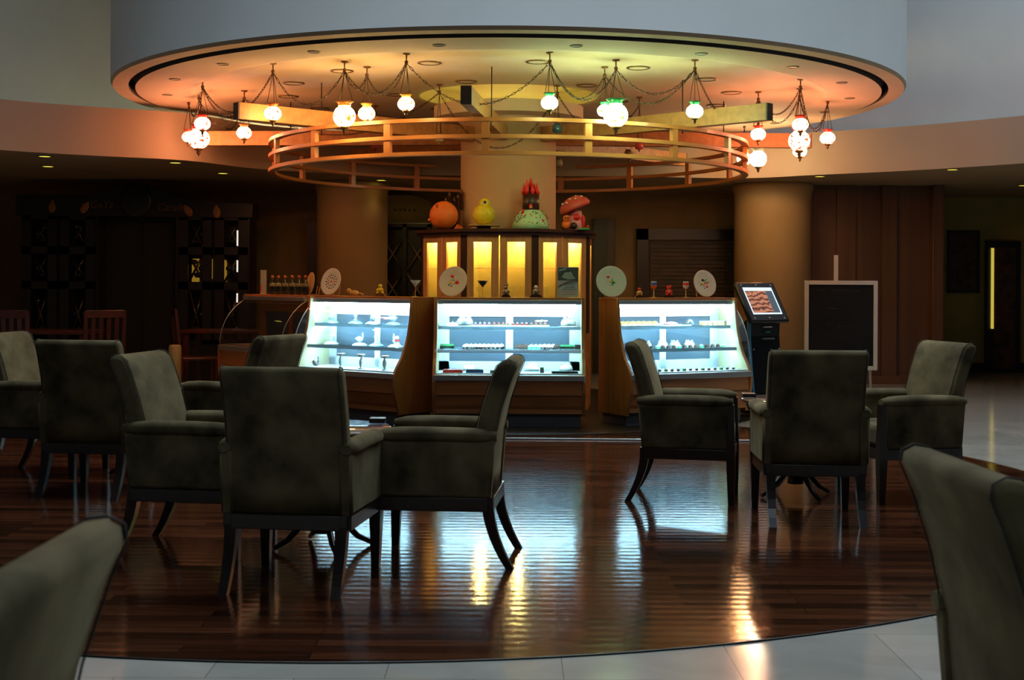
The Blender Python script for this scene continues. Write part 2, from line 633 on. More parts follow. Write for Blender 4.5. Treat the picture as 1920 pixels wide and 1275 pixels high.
fpc = catmull(fp)
fa = MB().use('fascia')
fa.sheet([[(x, y, ZL) for x, y in fpc], [(x, y, 3.17) for x, y in fpc]], True)
fa.sheet([[(x, y, 3.17) for x, y in fpc], [(x * 1.02, y + .5, 3.17) for x, y in fpc]], False)
struct(fa.build('wall_fascia'), 'curved tan fascia around the atrium opening', 'wall')
lc = MB().use('low_ceiling')
lc.sheet([[(x, y, ZL) for x, y in fpc], [(x * 2.2, 30, ZL) for x, y in fpc]], False)
struct(lc.build('ceiling'), 'dim low lounge ceiling with yellow downlights', 'ceiling')
up = MB().use('drum')
ug = []
for i in range(-28, 29):
    a = math.radians(i * 4)
    ug.append((CX + 7.3 * math.sin(a), 13.2 + 5.9 * math.cos(a)))
up.sheet([[(x, y, z) for x, y in ug] for z in (3.1, 4.5, 6, 8)], True)
struct(up.build('wall_upper'), 'grey upper wall of the atrium behind the drum', 'wall')

# back walls
struct(MB().use('wall').box(-9.5, 3.95, 19.6, 19.8, 0, ZL).build('wall_back'), 'dim tan wall behind the lounge', 'wall')
wb = MB().use('wall_brown')
p0 = G(1500, 352, ZL)
wb.box(3.6, 5.6, 17.9, 18.1, 0, ZL)
wb.box(5.6, 5.75, 17.75, 18.1, 0, ZL, .01)
wb.box(3.75, 3.9, 17.82, 17.9, 0, ZL)
wb.box(4.35, 4.6, 17.86, 17.9, 0, ZL)
wb.box(4.95, 5.15, 17.84, 17.9, 0, ZL)
wb.box(3.6, 5.75, 17.80, 17.9, .0, .10)
struct(wb.build('wall_right'), 'brown panelled wall behind the chalkboard', 'wall')
struct(MB().use('wall_olive').box(5.75, 14, 20.3, 20.5, 0, ZL).box(5.7, 5.8, 18.1, 20.4, 0, ZL).build('wall_right_back'), 'dim olive wall beyond the brown panelling', 'wall')
struct(MB().use('blackwood').box(5.8, 14, 20.22, 20.3, 0, .14).build('baseboard_right'), 'dark baseboard of the olive wall', 'baseboard')
struct(MB().use('wall').box(-9.6, -9.4, 9, 19.8, 0, ZL).build('wall_left'), 'dim wall on the left side of the lounge', 'wall')

for nm, x, hw in (('column_lounge', 661, 66), ('column_lounge', 1449, 71)):
    d = 17.8
    p = P(x, 352, d)
    r = hw * d / F
    struct(MB().use('column').lathe([(r, 0), (r, ZL - .2), (r * 1.02, ZL - .12), (r * 1.06, ZL - .05), (r * 1.06, ZL)], 48).build(nm, loc=(p.x, p.y, 0)),
           'round tan column at the %s behind the counters' % ('left' if x < 900 else 'right'), 'column')

# doors / windows at the back
d = 20.3
dx0, dx1 = P(1846, 500, d).x, P(1909, 500, d).x
dz = P(1870, 452, d).z
dd = MB().use('blackwood').box(dx0, dx1, d - .1, d, 0, dz)
dd.use('paint').box(dx0 + .1, dx1 - .08, d - .115, d - .1, .05, dz - .1)
dd = struct(dd.build('door_1'), 'dark doorway in the olive wall at far right', 'door')
MB().use(emis('door_gap_light', (1, .80, .12), .55)).box(dx0 + .055, dx0 + .095, d - .14, d - .12, .66, dz - .11).build('light_gap', parent=dd)
# dark shop window right of centre
d = 19.6
x0, x1 = P(1193, 500, d).x, P(1400, 500, d).x
zt = P(1290, 430, d).z
ww = MB().use('blackwood').box(x0, x0 + .16, d - .14, d, 0, zt).box(x1 - .05, x1 + .5, d - .14, d, 0, zt).box(x0, x1, d - .14, d, zt - .16, zt)
ww = struct(ww.build('window_1'), 'dark framed window with closed blinds right of the counters', 'window')
bl = MB().use('paint')
for k in range(34):
    bl.box(x0 + .16, x1 - .05, d - .05, d - .03, .1 + k * .058, .15 + k * .058)
tag(bl.build('blind', parent=ww), 'closed dark blind slats')
MB().use('gold').box(x0 + .18, x1 - .05, d - .1, d - .08, zt - .185, zt - .175).box(x0 + .20, x0 + .21, d - .1, d - .08, .4, zt - .19).box(x1 - .35, x1 - .34, d - .1, d - .08, .4, zt - .19).build('bead', parent=ww)
x0, x1 = P(1112, 500, d).x, P(1152, 500, d).x
struct(MB().use('blackwood').box(x0, x1, d - .12, d, 0, P(1130, 411, d).z).use('redwood').box(x1 - .12, x1 - .02, d - .13, d - .12, 0, P(1130, 413, d).z).build('door_2'), 'dark narrow door just right of the lit cabinet', 'door')
x0, x1 = P(578, 500, d).x, P(600, 500, d).x
struct(MB().use('blackwood').box(x0, x1, d - .12, d, 0, P(590, 415, d).z).build('door_3'), 'dark door edge beside the left lounge column', 'door')


def lattice(mb, x0, x1, z0, z1, y, m='darkwood'):
    mb.use(m)
    for a, b in (((x0, z0), (x1, z1)), ((x0, z1), (x1, z0))):
        mb.tube([(a[0], y, a[1]), (b[0], y, b[1])], .016, 4)


def wine_bottles(parent, cells, y, nmax=3):
    k = 0
    for ci, (x0, x1, z0, z1) in enumerate(cells):
        for j in range(nmax):
            cx = x0 + (x1 - x0) * (.22 + .28 * j)
            cz = z0 + (z1 - z0) * random.choice((.2, .78, .5))
            o = MB().use('bottle').lathe([(0, 0), (.03, 0), (.036, .01), (.036, .2), (.014, .26), (.014, .3), (0, .3)], 10,
                                         mt=Matrix.Translation((cx, y, cz)) @ Matrix.Rotation(-PI / 2, 4, 'X')).build('wine_bottle')
            o.matrix_world = parent.matrix_world @ o.matrix_world
            tag(o, 'dark bottle lying in %s square, %s door of the wine cabinet' % (('the bottom', 'the middle', 'the top')[ci % 3], ('far left', 'second', 'third', 'far right')[ci // 3]), 'bottle', 'bottles lying in the wine cabinet')


# wine cabinet with pediment, far left
d = 17.4
cxl, cxr = P(40, 400, d).x, P(468, 400, d).x
W_ = cxr - cxl
wc = empty('wine_cabinet', ((cxl + cxr) / 2, d, 0), 0, 'large dark carved wine cabinet with arched top and lattice doors at far left', 'cabinet')
hx = W_ / 2


def lx(px):
    return P(px, 400, d).x - (cxl + cxr) / 2


def lz(py, px=250):
    return P(px, py, d).z


for (a, b) in ((40, 182), (334, 468)):
    xa, xb = lx(a), lx(b)
    z1 = lz(405)
    m_ = MB().use('blackwood').box(xa, xb, .3, .5, 0, z1).box(xa, xa + .04, 0, .3, 0, z1).box(xb - .04, xb, 0, .3, 0, z1).box(xa, xb, 0, .3, 0, .5)
    m_.build('body', parent=wc)
    mid = (xa + xb) / 2
    for (u, v) in ((xa, mid), (mid, xb)):
        dr_ = MB().use('blackwood').box(u + .02, u + .14, -.03, 0, .5, z1).box(v - .14, v - .02, -.03, 0, .5, z1)
        zs = [.5, lz(535), lz(470), z1]
        for z in zs:
            dr_.box(u + .02, v - .02, -.03, 0, z - .05 if z > .5 else z, z + .05 if z < z1 else z)
        dr_ = tag(dr_.build('door', parent=wc), None)
        la = MB()
        for za, zb in zip(zs, zs[1:]):
            lattice(la, u + .14, v - .14, za + .05, zb - .05, .02)
        la.build('lattice', parent=dr_)
for a in (40, 182, 334, 468):
    pass
# pediment
pts = [(-hx - .05, lz(405)), (hx + .05, lz(408)), (hx + .05, lz(380)), (lx(395), lz(378)), (lx(345), lz(372)), (lx(310), lz(357)), (lx(290), lz(352)), (lx(280), lz(347)),
       (lx(230), lz(347)), (lx(222), lz(353)), (lx(195), lz(358)), (lx(165), lz(367)), (lx(100), lz(366)), (-hx - .05, lz(366))]
pd = MB().use('blackwood').prism(pts, 'y', -.06, .4, .01).build('pediment', parent=wc)
MB().use('blackwood').lathe([(0, 0), (.21, 0), (.21, .02), (.18, .03), (0, .03)], 32, sx=1, sy=1.1, mt=Matrix.Translation((lx(257), -.06, lz(376))) @ Matrix.Rotation(PI / 2, 4, 'X')).build('medallion', parent=pd)
for px_, py_, rr in ((155, 389, .6), (362, 394, -.6), (100, 390, .1), (410, 398, -.1)):
    MB().use('grape').lathe([(0, 0), (.035, .02), (.055, .07), (.045, .12), (.012, .17), (0, .18)], 10, sy=.35,
                            mt=Matrix.Translation((lx(px_), -.075, lz(py_) - .08)) @ Matrix.Rotation(rr, 4, 'Y')).build('carved_leaf', parent=pd)


def text(body, size, m, parent=None, loc=(0, 0, 0), rot=(PI / 2, 0, 0), name='lettering', ext=.004, sx=1, shear=0):
    cu = bpy.data.curves.new(name, 'FONT')
    cu.body = body
    cu.size = size
    cu.extrude = ext
    cu.align_x = 'CENTER'
    cu.shear = shear
    cu.resolution_u = 3
    t = bpy.data.objects.new(name, cu)
    COL.objects.link(t)
    me = bpy.data.meshes.new_from_object(t.evaluated_get(bpy.context.evaluated_depsgraph_get()))
    bpy.data.objects.remove(t)
    me.materials.clear()
    me.materials.append(M[m] if isinstance(m, str) else m)
    o = bpy.data.objects.new(name, me)
    COL.objects.link(o)
    o.location = loc
    o.rotation_euler = rot
    o.scale = (sx, 1, 1)
    if parent:
        o.parent = parent
    return o


text('GeYz', .135, 'gold', pd, (lx(193), -.07, lz(391)), shear=.15)
text('Carafe', .135, 'gold', pd, (lx(322), -.07, lz(395)), shear=.3)
dk = MB().use(mat('near_black_interior', (.003, .003, .003), .6)).box(lx(182), lx(334), .32, .4, 0, lz(405)).build('doorway', parent=wc)
MB().use('blackwood').box(lx(182), lx(186), -.02, .3, 0, lz(405)).box(lx(330), lx(334), -.02, .3, 0, lz(405)).box(lx(255), lx(257), .29, .32, 0, lz(405)).build('door_frame', parent=wc)
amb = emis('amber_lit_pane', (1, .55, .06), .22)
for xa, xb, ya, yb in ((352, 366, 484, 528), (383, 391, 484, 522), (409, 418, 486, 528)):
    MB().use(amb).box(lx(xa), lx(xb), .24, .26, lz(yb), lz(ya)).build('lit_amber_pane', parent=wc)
wst = emis('glowing_reflection', (1, .92, .8), .9)  # glowing slivers stand in for window reflections on the cabinet doors
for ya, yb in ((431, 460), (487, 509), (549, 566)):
    MB().use(wst).box(lx(444), lx(447), .0, .01, lz(yb), lz(ya)).build('painted_reflection', parent=wc)
bpy.context.view_layer.update()
cells = []
for (a, b) in ((40, 182), (334, 468)):
    xa, xb = lx(a), lx(b)
    mid = (xa + xb) / 2
    for u, v in ((xa, mid), (mid, xb)):
        zs = [.5, lz(535), lz(470), lz(405)]
        for za, zb in zip(zs, zs[1:]):
            cells.append((u + .14, v - .14, za + .08, zb - .08))
wine_bottles(wc, cells, .05)
# second wine rack seen left of the lit cabinet
d = 19.3
x0, x1 = P(726, 450, d).x, P(792, 450, d).x
z1 = P(760, 420, d).z
wr = empty('wine_rack', ((x0 + x1) / 2, d, 0), 0, 'dark wine rack with a pale signboard, between left column and lit cabinet', 'cabinet')
h2 = (x1 - x0) / 2 + .12
rk = MB().use('blackwood').box(-h2, h2, .2, .28, 0, z1).box(-h2, -h2 + .05, -.1, .2, 0, z1).box(h2 - .05, h2, -.1, .2, 0, z1).box(-.03, .03, -.1, .2, 0, z1).box(-h2, h2, -.1, .2, z1 - .05, z1).build('body', parent=wr)
la = MB()
for u, v in ((-h2 + .05, -.03), (.03, h2 - .05)):
    for za in (.5, 1.0, 1.5):
        lattice(la, u, v, za, za + .45, .0, 'postgrey')
la.build('lattice', parent=wr)
sg = MB().use('wall_olive').prism([(-h2, z1), (h2, z1), (h2, z1 + .32), (h2 * .5, z1 + .40), (0, z1 + .42), (-h2 * .5, z1 + .41), (-h2, z1 + .40)], 'y', -.05, .05).build('signboard', parent=wr)
scr = MB().use('redwood')
for k in range(5):
    scr.tube([(-.15 + k * .07 + .03 * t, -.056, z1 + .2 + .02 * math.sin(t * 6 + k)) for t in [j / 5 for j in range(6)]], .005, 4)
scr.build('lettering', parent=sg)
MB().use('steel').box(-h2, h2, -.07, -.05, z1 - .005, z1 + .012).build('edge_strip', parent=sg)

# lounge downlights
M['tanrim'] = mat('tan_rim', (.2, .14, .06), .5)
dlnames = {(84, 292): 'leftmost', (90, 311): 'second row leftmost'}
for x, y, lab in ((84, 292, 'nearer of the two at the far left'), (90, 311, 'farther of the two at the far left'), (329, 304, 'above the wine cabinet sign'), (418, 324, 'above the right wine cabinet door'),
                  (715, 337, 'just right of the left column'), (1286, 348, 'above the dark window'), (1537, 330, 'beside the right column'), (1786, 317, 'above the framed painting'), (1918, 347, 'at the far right edge')):
    g = G(x, y, ZL)
    t = empty('downlight', (g.x, g.y, ZL), 0, 'small yellow ceiling downlight ' + lab, 'light')
    MB().use('tanrim').lathe([(.085, 0), (.085, -.008), (.07, -.012), (.07, 0)], 20, cap=False).build('rim', parent=t)
    MB().use('downlight').lathe([(0, -.006), (.07, -.006)], 20, cap=False).build('lens', parent=t)
    l = bpy.data.lights.new('downlight_beam', 'SPOT')
    l.energy = 2.5
    l.color = (1, .78, .3)
    l.spot_size = 1.5
    l.spot_blend = .8
    l.shadow_soft_size = .05
    lo = bpy.data.objects.new('downlight_beam', l)
    COL.objects.link(lo)
    lo.parent = t
    lo.location = (0, 0, -.03)

# pavilion ceiling fittings
dlp = MB().use('tanrim').lathe([(.055, 0), (.055, -.006), (.045, -.008), (.04, 0)], 16, cap=False)
ORD = ['first', 'second', 'third', 'fourth', 'fifth', 'sixth', 'seventh', 'eighth', 'ninth', 'tenth']


def place_word(deg, step, front='front'):
    a = (deg + 180) % 360 - 180
    side = 'right' if a > 0 else 'left'
    if abs(a) < step * .45:
        return 'straight at the front centre'
    if abs(a) <= 90:
        return '%s to the %s of the front centre' % (ORD[int((abs(a) - .01) // step)], side)
    return '%s to the %s of the back centre' % (ORD[int((180 - abs(a)) // step)], side)


for k in range(20):
    a = math.radians(9 + 18 * k)
    L = 'small recessed spot in the pavilion rim, ' + place_word(9 + 18 * k, 18)
    q = (CX + 3.56 * math.sin(a), CY - 3.56 * math.cos(a), ZR - .02)
    if k == 0:
        base = empty('recessed_spot', q, 0, L, 'light', 'recessed spots round the pavilion rim')
        dlp.build('rim', parent=base)
        MB().use('greymetal').lathe([(0, -.004), (.04, -.004)], 16, cap=False).build('lens', parent=base)
    else:
        copy_tree(base, loc=q, label=L)
spk = None
for ring, n, off, lab in ((2.36, 15, 6.5, 'outer'), (1.22, 6, -20, 'inner')):
    for k in range(n):
        a = math.radians(off + 360 / n * k)
        q = (CX + ring * math.sin(a), CY - ring * math.cos(a), ZR + .045)
        L = 'round ceiling vent of the %s circle, %s' % (lab, place_word(off + 360 / n * k, 360 / n))
        if spk is None:
            spk = empty('ceiling_vent', q, 0, L, 'vent', 'ceiling vents in the outer circle')
            MB().use('brass').lathe([(.11, 0), (.11, -.008), (.095, -.012), (.09, 0)], 24, cap=False).build('rim', parent=spk)
            MB().use('cream').lathe([(0, -.005), (.09, -.005)], 24, cap=False).build('grille', parent=spk)
        else:
            copy_tree(spk, loc=q, label=L, group='ceiling vents in the %s circle' % lab)

# =================================================================== WOODEN RING AND BEAMS
ring = empty('hanging_ring', (CX, CY, 2.45), 0, 'big round timber hoop of three rails hung around the column', 'ceiling ornament')


def hoop(r, z, hh, hw):
    m = MB().use('ringwood')
    pr = [(r - hw, z), (r + hw, z), (r + hw, z + hh), (r - hw, z + hh), (r - hw, z)]
    return m.lathe(pr, 120, smooth=False, cap=False)


for z in (0, .148, .297):
    hoop(2.5, z, .034, .035).build('rail', parent=ring)
for k in range(17):
    a = math.radians(-4.5 + 360 / 17 * k)
    MB().use('ringwood').box(-.033, .033, -.022, .022, 0, .331, mt=Matrix.Translation((2.5 * math.sin(a), -2.5 * math.cos(a), 0)) @ Matrix.Rotation(a, 4, 'Z')).build('post', parent=ring)
for k, (x, y) in enumerate(((922, 125), (1280, 150), (1357, 190), (603, 155), (545, 192))):
    h = G(x, y, ZR + .045)
    MB().use('chain').tube([(h.x - CX, h.y - CY, .33), (h.x - CX, h.y - CY, ZR + .045 - 2.45)], .006, 6).build('hanging_rod', parent=ring)
for a, lab in ((-6, 'pointing toward the seats'), (-49, 'reaching left and forward'), (46, 'reaching right and forward'), (93, 'reaching to the right'), (-94, 'reaching to the left'), (138, 'reaching back right'), (-138, 'reaching back left'), (178, 'reaching straight back')):
    t = empty('ceiling_beam', (CX, CY, 2.795), math.radians(a), 'oak beam of the pavilion %s' % lab, 'beam')
    MB().use('beamwood').box(-.045, .045, -3.27, -.50, 0, .155, .003).build('plank', parent=t)
    MB().use('beamend').box(-.046, .046, -3.285, -3.27, 0, .155).build('end_cap', parent=t)

# =================================================================== LANTERNS
gcols = {'y': (1.0, .52, .15), 'o': (1.0, .34, .10), 'r': (1.0, .24, .10), 'g': (.58, .85, .34), 'p': (1.0, .42, .42), 'w': (1.0, .74, .46)}
gstr = 82
for k, c in gcols.items():
    m, nt, b = _mat('lantern_glass_' + k)
    nt.nodes.remove(b)
    e = nt.nodes.new('ShaderNodeEmission')
    e.inputs[1].default_value = gstr
    tc = nt.nodes.new('ShaderNodeTexCoord')
    v = nt.nodes.new('ShaderNodeTexVoronoi')
    v.inputs['Scale'].default_value = 34
    nt.links.new(tc.outputs['Object'], v.inputs['Vector'])
    rp = nt.nodes.new('ShaderNodeMapRange')
    rp.inputs['From Min'].default_value = .54
    rp.inputs['From Max'].default_value = .72
    nt.links.new(v.outputs['Distance'], rp.inputs['Value'])
    mx = nt.nodes.new('ShaderNodeMix')
    mx.data_type = 'RGBA'
    mx.inputs['A'].default_value = (min(1, c[0] * 1.1 + .05), min(1, c[1] * 1.15 + .06), min(1, c[2] * 1.2 + .04), 1)
    mx.inputs['B'].default_value = (*[x * x * .03 for x in c], 1)
    nt.links.new(rp.outputs[0], mx.inputs['Factor'])
    nt.links.new(mx.outputs['Result'], e.inputs[0])
    nt.links.new(e.outputs[0], nt.nodes['Material Output'].inputs[0])
    M['gl_' + k] = m
    M['cap_' + k] = mat('lantern_cap_' + k, {'y': (.5, .2, .04), 'o': (.5, .14, .04), 'r': (.42, .03, .02), 'g': (.03, .25, .10), 'p': (.3, .12, .08), 'w': (.25, .2, .12)}[k], .3, spec=.7)

ZC = ZR + .045


def lantern(hx_, hy_, gx, gy, rpx, c, label, squash=.82, big=False, lit=True, d=None):
    h = P(hx_, hy_, d) if d else G(hx_, hy_, ZC)
    h.z = ZC
    dd_ = h.y
    gz = P(gx, gy, dd_).z
    r = rpx * dd_ / F
    t = empty('hanging_lantern', (h.x, h.y, ZC), 0, label, 'lantern')
    cz = gz - ZC
    MB().use('brass').lathe([(0, 0), (.035, 0), (.03, -.012), (.008, -.016), (.006, -.06), (.018, -.07), (.012, -.10), (0, -.105)], 10).build('ceiling_hook', parent=t)
    capz = cz + r * squash
    cr = r * (.82 if big else .75)
    for k in range(3):
        a = 2 * PI * k / 3 + hx_ * .37
        MB().use('chain').tube([(0, 0, -.09), (cr * .5 * math.cos(a), cr * .5 * math.sin(a), (-.09 + capz) / 2), (cr * .95 * math.cos(a), cr * .95 * math.sin(a), capz + r * .32)], .0028, 4).build('chain', parent=t)
    MB().use('cap_' + c if lit else 'brass').lathe([(0, capz + r * .10), (cr * .5, capz + r * .10), (cr * .55, capz - r * .08), (cr * .72, capz - r * .05), (cr * .66, capz + r * .1), (cr, capz + r * .34), (cr * .94, capz + r * .36), (cr * .55, capz + r * .16), (0, capz + r * .16)], 18, cap=False).build('crown', parent=t)
    if lit:
        g = MB().use('gl_' + c).ball((0, 0, cz), r, 20, 12, sz=squash).build('globe', parent=t)
    else:
        g = MB().use(c).lathe([(r * .5, cz + r * .9), (r * .95, cz + r * .6), (r, cz - r * .8), (r * .7, cz - r), (0, cz - r)], 10).build('glass', parent=t)
    b0 = cz - r * (squash if lit else 1)
    MB().use('brass').lathe([(0, b0 + r * .1), (r * .42, b0 + r * .08), (r * .40, b0 - r * .1), (r * .16, b0 - r * .22), (r * .22, b0 - r * .34), (.004, b0 - r * .66), (0, b0 - r * .68)], 12).build('finial', parent=t)
    return h


LN = {}
for key, a in dict(
        a=(646, 115, 646, 218, 21, 'y', 'large round yellow-lit globe lantern, biggest on the left half', .98, True),
        b=(512, 118, 513, 213, 16, 'o', 'small warm globe lantern hanging in front of the left oak beam'),
        c=(688, 125, 689, 213, 16, 'y', 'small warm globe lantern just right of the large yellow one'),
        d=(762, 100, 760, 195, 16, 'y', 'small amber globe lantern highest on the left half'),
        e=(380, 148, 381, 232, 15, 'r', 'small red-capped lantern above the big red one at far left'),
        f=(373, 170, 376, 260, 20, 'r', 'big reddish globe lantern in the far left cluster', .95, True),
        g=(354, 180, 352, 257, 12, 'r', 'leftmost of all the lit hanging lanterns'),
        h=(458, 170, 459, 249, 14, 'o', 'small orange lantern below the left oak beam end'),
        i=(416, 212, 418, 282, 12, 'w', 'small pale lantern hanging low on the left against the tan fascia'),
        j=(505, 229, 503, 298, 17, 'w', 'round white lantern half hidden by the left end of the timber hoop', .95, True),
        k=(1031, 98, 1031, 193, 16, 'g', 'small green-tinted lantern right of the column, highest in the middle'),
        l=(1155, 112, 1154, 216, 23, 'g', 'largest green mosaic globe lantern right of the column', .98, True),
        m=(1134, 125, 1133, 208, 14, 'g', 'small green lantern half behind the largest green one'),
        n=(1303, 112, 1302, 209, 16, 'g', 'small green-capped lantern over the right oak beam'),
        o=(1422, 172, 1421, 252, 14, 'r', 'small red-lit lantern right of the hoop above a pale one'),
        p=(1501, 148, 1500, 234, 15, 'r', 'small lantern topmost in the far right cluster'),
        q=(1499, 166, 1497, 264, 20, 'r', 'big reddish globe lantern in the far right cluster', .95, True),
        s=(1552, 178, 1551, 259, 14, 'r', 'rightmost of all the lit hanging lanterns'),
        t=(1422, 220, 1420, 298, 16, 'w', 'round pale lantern low beside the right end of the hoop', .95, True)).items():
    LN[key] = lantern(*a)
LN['r'] = lantern(1500, 200, 1500, 284, 13, 'o', 'small lantern lowest in the far right cluster', d=15.6)
lantern(1396, 200, 1395, 298, 14, 'o', 'lantern half hidden behind the right end of the hoop', d=16.2)
lantern(806, 200, 806, 316, 14, 'g', 'green-lit lantern behind the hoop left of the column', d=16.9)
lantern(1131, 200, 1131, 317, 14, 'w', 'pale lantern behind the hoop right of the column', d=16.9)
lantern(1243, 200, 1243, 309, 11, 'p', 'small pink lantern behind the hoop on the right', d=17.4)
lantern(712, 200, 712, 308, 7, 'p', 'tiny pink lantern behind a hoop post on the left', d=17.4)
LN['u'] = lantern(824, 158, 823, 258, 8, 'clearglassy', 'unlit smoky glass lantern hanging left of the column', lit=False)
LN['v'] = lantern(1045, 160, 1045, 240, 9, 'blueglass', 'unlit blue glass lantern hanging right of the column', lit=False)
lantern(704, 180, 703, 270, 8, 'redglass', 'unlit red glass lantern inside the hoop on the left', lit=False, d=15.0)
LN['x'] = lantern(1199, 182, 1199, 272, 8, 'redglass', 'unlit red glass lantern inside the hoop on the right', lit=False)
lantern(1181, 182, 1181, 290, 8, 'clearglassy', 'unlit smoky glass lantern right of the column beside the red one', lit=False, d=15.8)
lantern(1049, 182, 1048, 305, 7, 'clearglassy', 'unlit clear glass lantern close to the right side of the column', lit=False, d=15.0)

# swagged chains between the hooks


def swag(a, b, sag, label):
    m = MB().use('chain')
    L = (b - a).length
    n = int(L * 1.15 / .034)
    pts = []
    for i in range(n + 1):
        t = i / n
        p = a.lerp(b, t)
        p.z = ZC - .085 - sag * 4 * t * (1 - t)
        pts.append(p)
    for i in range(n):
        c = (pts[i] + pts[i + 1]) / 2
        dv = (pts[i + 1] - pts[i]).normalized()
        side = Vector((0, 0, 1)) if i % 2 else dv.cross(Vector((0, 0, 1))).normalized()
        side = (side - dv * side.dot(dv)).normalized()
        l = (pts[i + 1] - pts[i]).length * .68
        m.tube([c + dv * l * math.cos(q * PI / 3) + side * .0085 * math.sin(q * PI / 3) for q in range(6)], .0032, 3, closed=True)
    tag(m.build('swag_chain', fix=False), label, 'chain')


for p, q, sg_ in (('b', 'a', .30), ('a', 'c', .14), ('a', 'd', .24), ('c', 'd', .22), ('d', 'k', .36), ('k', 'l', .30), ('k', 'm', .26), ('l', 'n', .22), ('m', 'n', .28), ('n', 'o', .34), ('o', 'p', .20),
                  ('o', 'q', .25), ('p', 's', .36), ('q', 's', .30), ('e', 'b', .30), ('g', 'e', .20), ('e', 'h', .22), ('f', 'h', .28), ('h', 'i', .2), ('i', 'j', .2), ('o', 't', .25), ('u', 'h', .40), ('u', 'v', .55), ('v', 'x', .35)):
    nm = {'a': 'large yellow lantern', 'b': 'lantern before the left beam', 'c': 'lantern right of the yellow one', 'd': 'amber lantern', 'e': 'upper far left lantern', 'f': 'big far left lantern', 'g': 'leftmost lantern',
          'h': 'orange lantern', 'i': 'low pale left lantern', 'j': 'lantern at the hoop left end', 'k': 'middle green lantern', 'l': 'largest green lantern', 'm': 'half hidden green lantern', 'n': 'lantern over the right beam',
          'o': 'red-lit right lantern', 'p': 'top far right lantern', 'q': 'big far right lantern', 's': 'rightmost lantern', 't': 'low pale right lantern', 'u': 'smoky unlit lantern', 'v': 'blue unlit lantern', 'x': 'red unlit lantern'}
    swag(LN[p].copy(), LN[q].copy(), sg_, 'swag chain from %s to %s' % (nm[p], nm[q]))

# =================================================================== OCTAGONAL LIT CABINET
RZ = math.radians(-5.5)
AP = .88
cab = empty('display_cabinet', (CX, CY, 0), RZ, 'octagonal wooden display cabinet wrapped round the column, lit yellow inside', 'cabinet')
ZB, ZT = .80, 1.80


def octo(mb, ap, z0, z1):
    pts = [(ap / math.cos(PI / 8) * math.sin(PI / 8 + k * PI / 4), -ap / math.cos(PI / 8) * math.cos(PI / 8 + k * PI / 4)) for k in range(8)]
    return mb.prism(pts, 'z', z0, z1)


octo(MB().use('wood'), AP, 0, ZB).build('base', parent=cab)
o_ = MB().use('crown')
octo(o_, AP + .04, ZT, ZT + .03)
octo(o_, AP + .07, ZT + .03, ZT + .062)
o_.build('crown', parent=cab)
octo(MB().use('cabyellow'), .62, ZB, ZT).build('lining', parent=cab)
sidew = 2 * AP * math.tan(PI / 8)
for k in range(-2, 3):
    R = Matrix.Rotation(-k * PI / 4, 4, 'Z') if False else Matrix.Rotation(k * PI / 4, 4, 'Z')
    # corner post on the left side of this face
    pm = R @ Matrix.Rotation(-PI / 8, 4, 'Z')
    rc = AP / math.cos(PI / 8)
    MB().use('crown').box(-.036, .036, -rc + .005, -rc + .06, ZB, ZT, mt=pm).build('corner_post', parent=cab)
    MB().use('cabyellow').box(-.012, .012, -rc + .06, -.60, ZB, ZT, mt=pm).build('partition', parent=cab)
    hw = sidew / 2 - .03
    nfw = .075
    for sgn in (-1, 1):
        xa, xb = (-hw, -.006) if sgn < 0 else (.006, hw)
        nf = MB().use('cabwood')
        y0, y1 = -AP - .002, -AP + .022
        nf.box(xa, xa + nfw, y0, y1, ZB, ZT, .002, mt=R).box(xb - nfw, xb, y0, y1, ZB, ZT, .002, mt=R)
        nf.box(xa + nfw, xb - nfw, y0, y1, ZT - .07, ZT, mt=R).box(xa + nfw, xb - nfw, y0, y1, ZB, ZB + .06, mt=R)
        dn = nf.build('door', parent=cab)
        MB().use('glass').box(xa + nfw, xb - nfw, -AP + .008, -AP + .012, ZB + .06, ZT - .07, mt=R).build('pane', parent=dn)
        kx = xb - .03 if sgn < 0 else xa + .03
    for z in (1.16, 1.46):
        MB().use('shelfglass' if False else 'glass').box(-hw, hw, -AP + .03, -.63, z, z + .008, mt=R).build('shelf', parent=cab)
    for sx_ in (-.24, .24):
        lp = MB().use('spotwarm').lathe([(0, ZT - .02), (.018, ZT - .02), (.018, ZT), (0, ZT)], 10, mt=R @ Matrix.Translation((sx_ * .8, -AP + .16, 0))).build('spot_lamp', parent=cab)
        l = bpy.data.lights.new('cabinet_spot', 'POINT')
        l.energy = 9
        l.color = (1, .66, .20)
        l.shadow_soft_size = .02
        lo = bpy.data.objects.new('cabinet_spot', l)
        COL.objects.link(lo)
        lo.parent = cab
        lo.location = (R @ Matrix.Translation((sx_ * .8, -AP + .14, ZT - .06))).translation
# glassware in the cabinet
gob = [(0, 0), (.022, 0), (.004, .008), (.004, .045), (.02, .06), (.026, .085), (.022, .11), (0, .11)]
bpy.context.view_layer.update()
for k in (-1, 0, 1):
    for sx_ in (-.22, -.12, .12, .22):
        for z in (1.168, 1.468):
            if random.random() < .35:
                continue
            q = cab.matrix_world @ Matrix.Rotation(k * PI / 4, 4, 'Z') @ Vector((sx_, -.76, z))
            tag(MB().use('glass').lathe(gob, 12).build('goblet', loc=q), 'small clear goblet on a glass shelf of the lit cabinet', 'glass', 'goblets in the lit cabinet')

# =================================================================== PASTRY CASES
ZT2 = 1.17


def case_T(cx, cy, a):
    return Matrix.Translation((cx, cy, 0)) @ Matrix.Rotation(a, 4, 'Z')


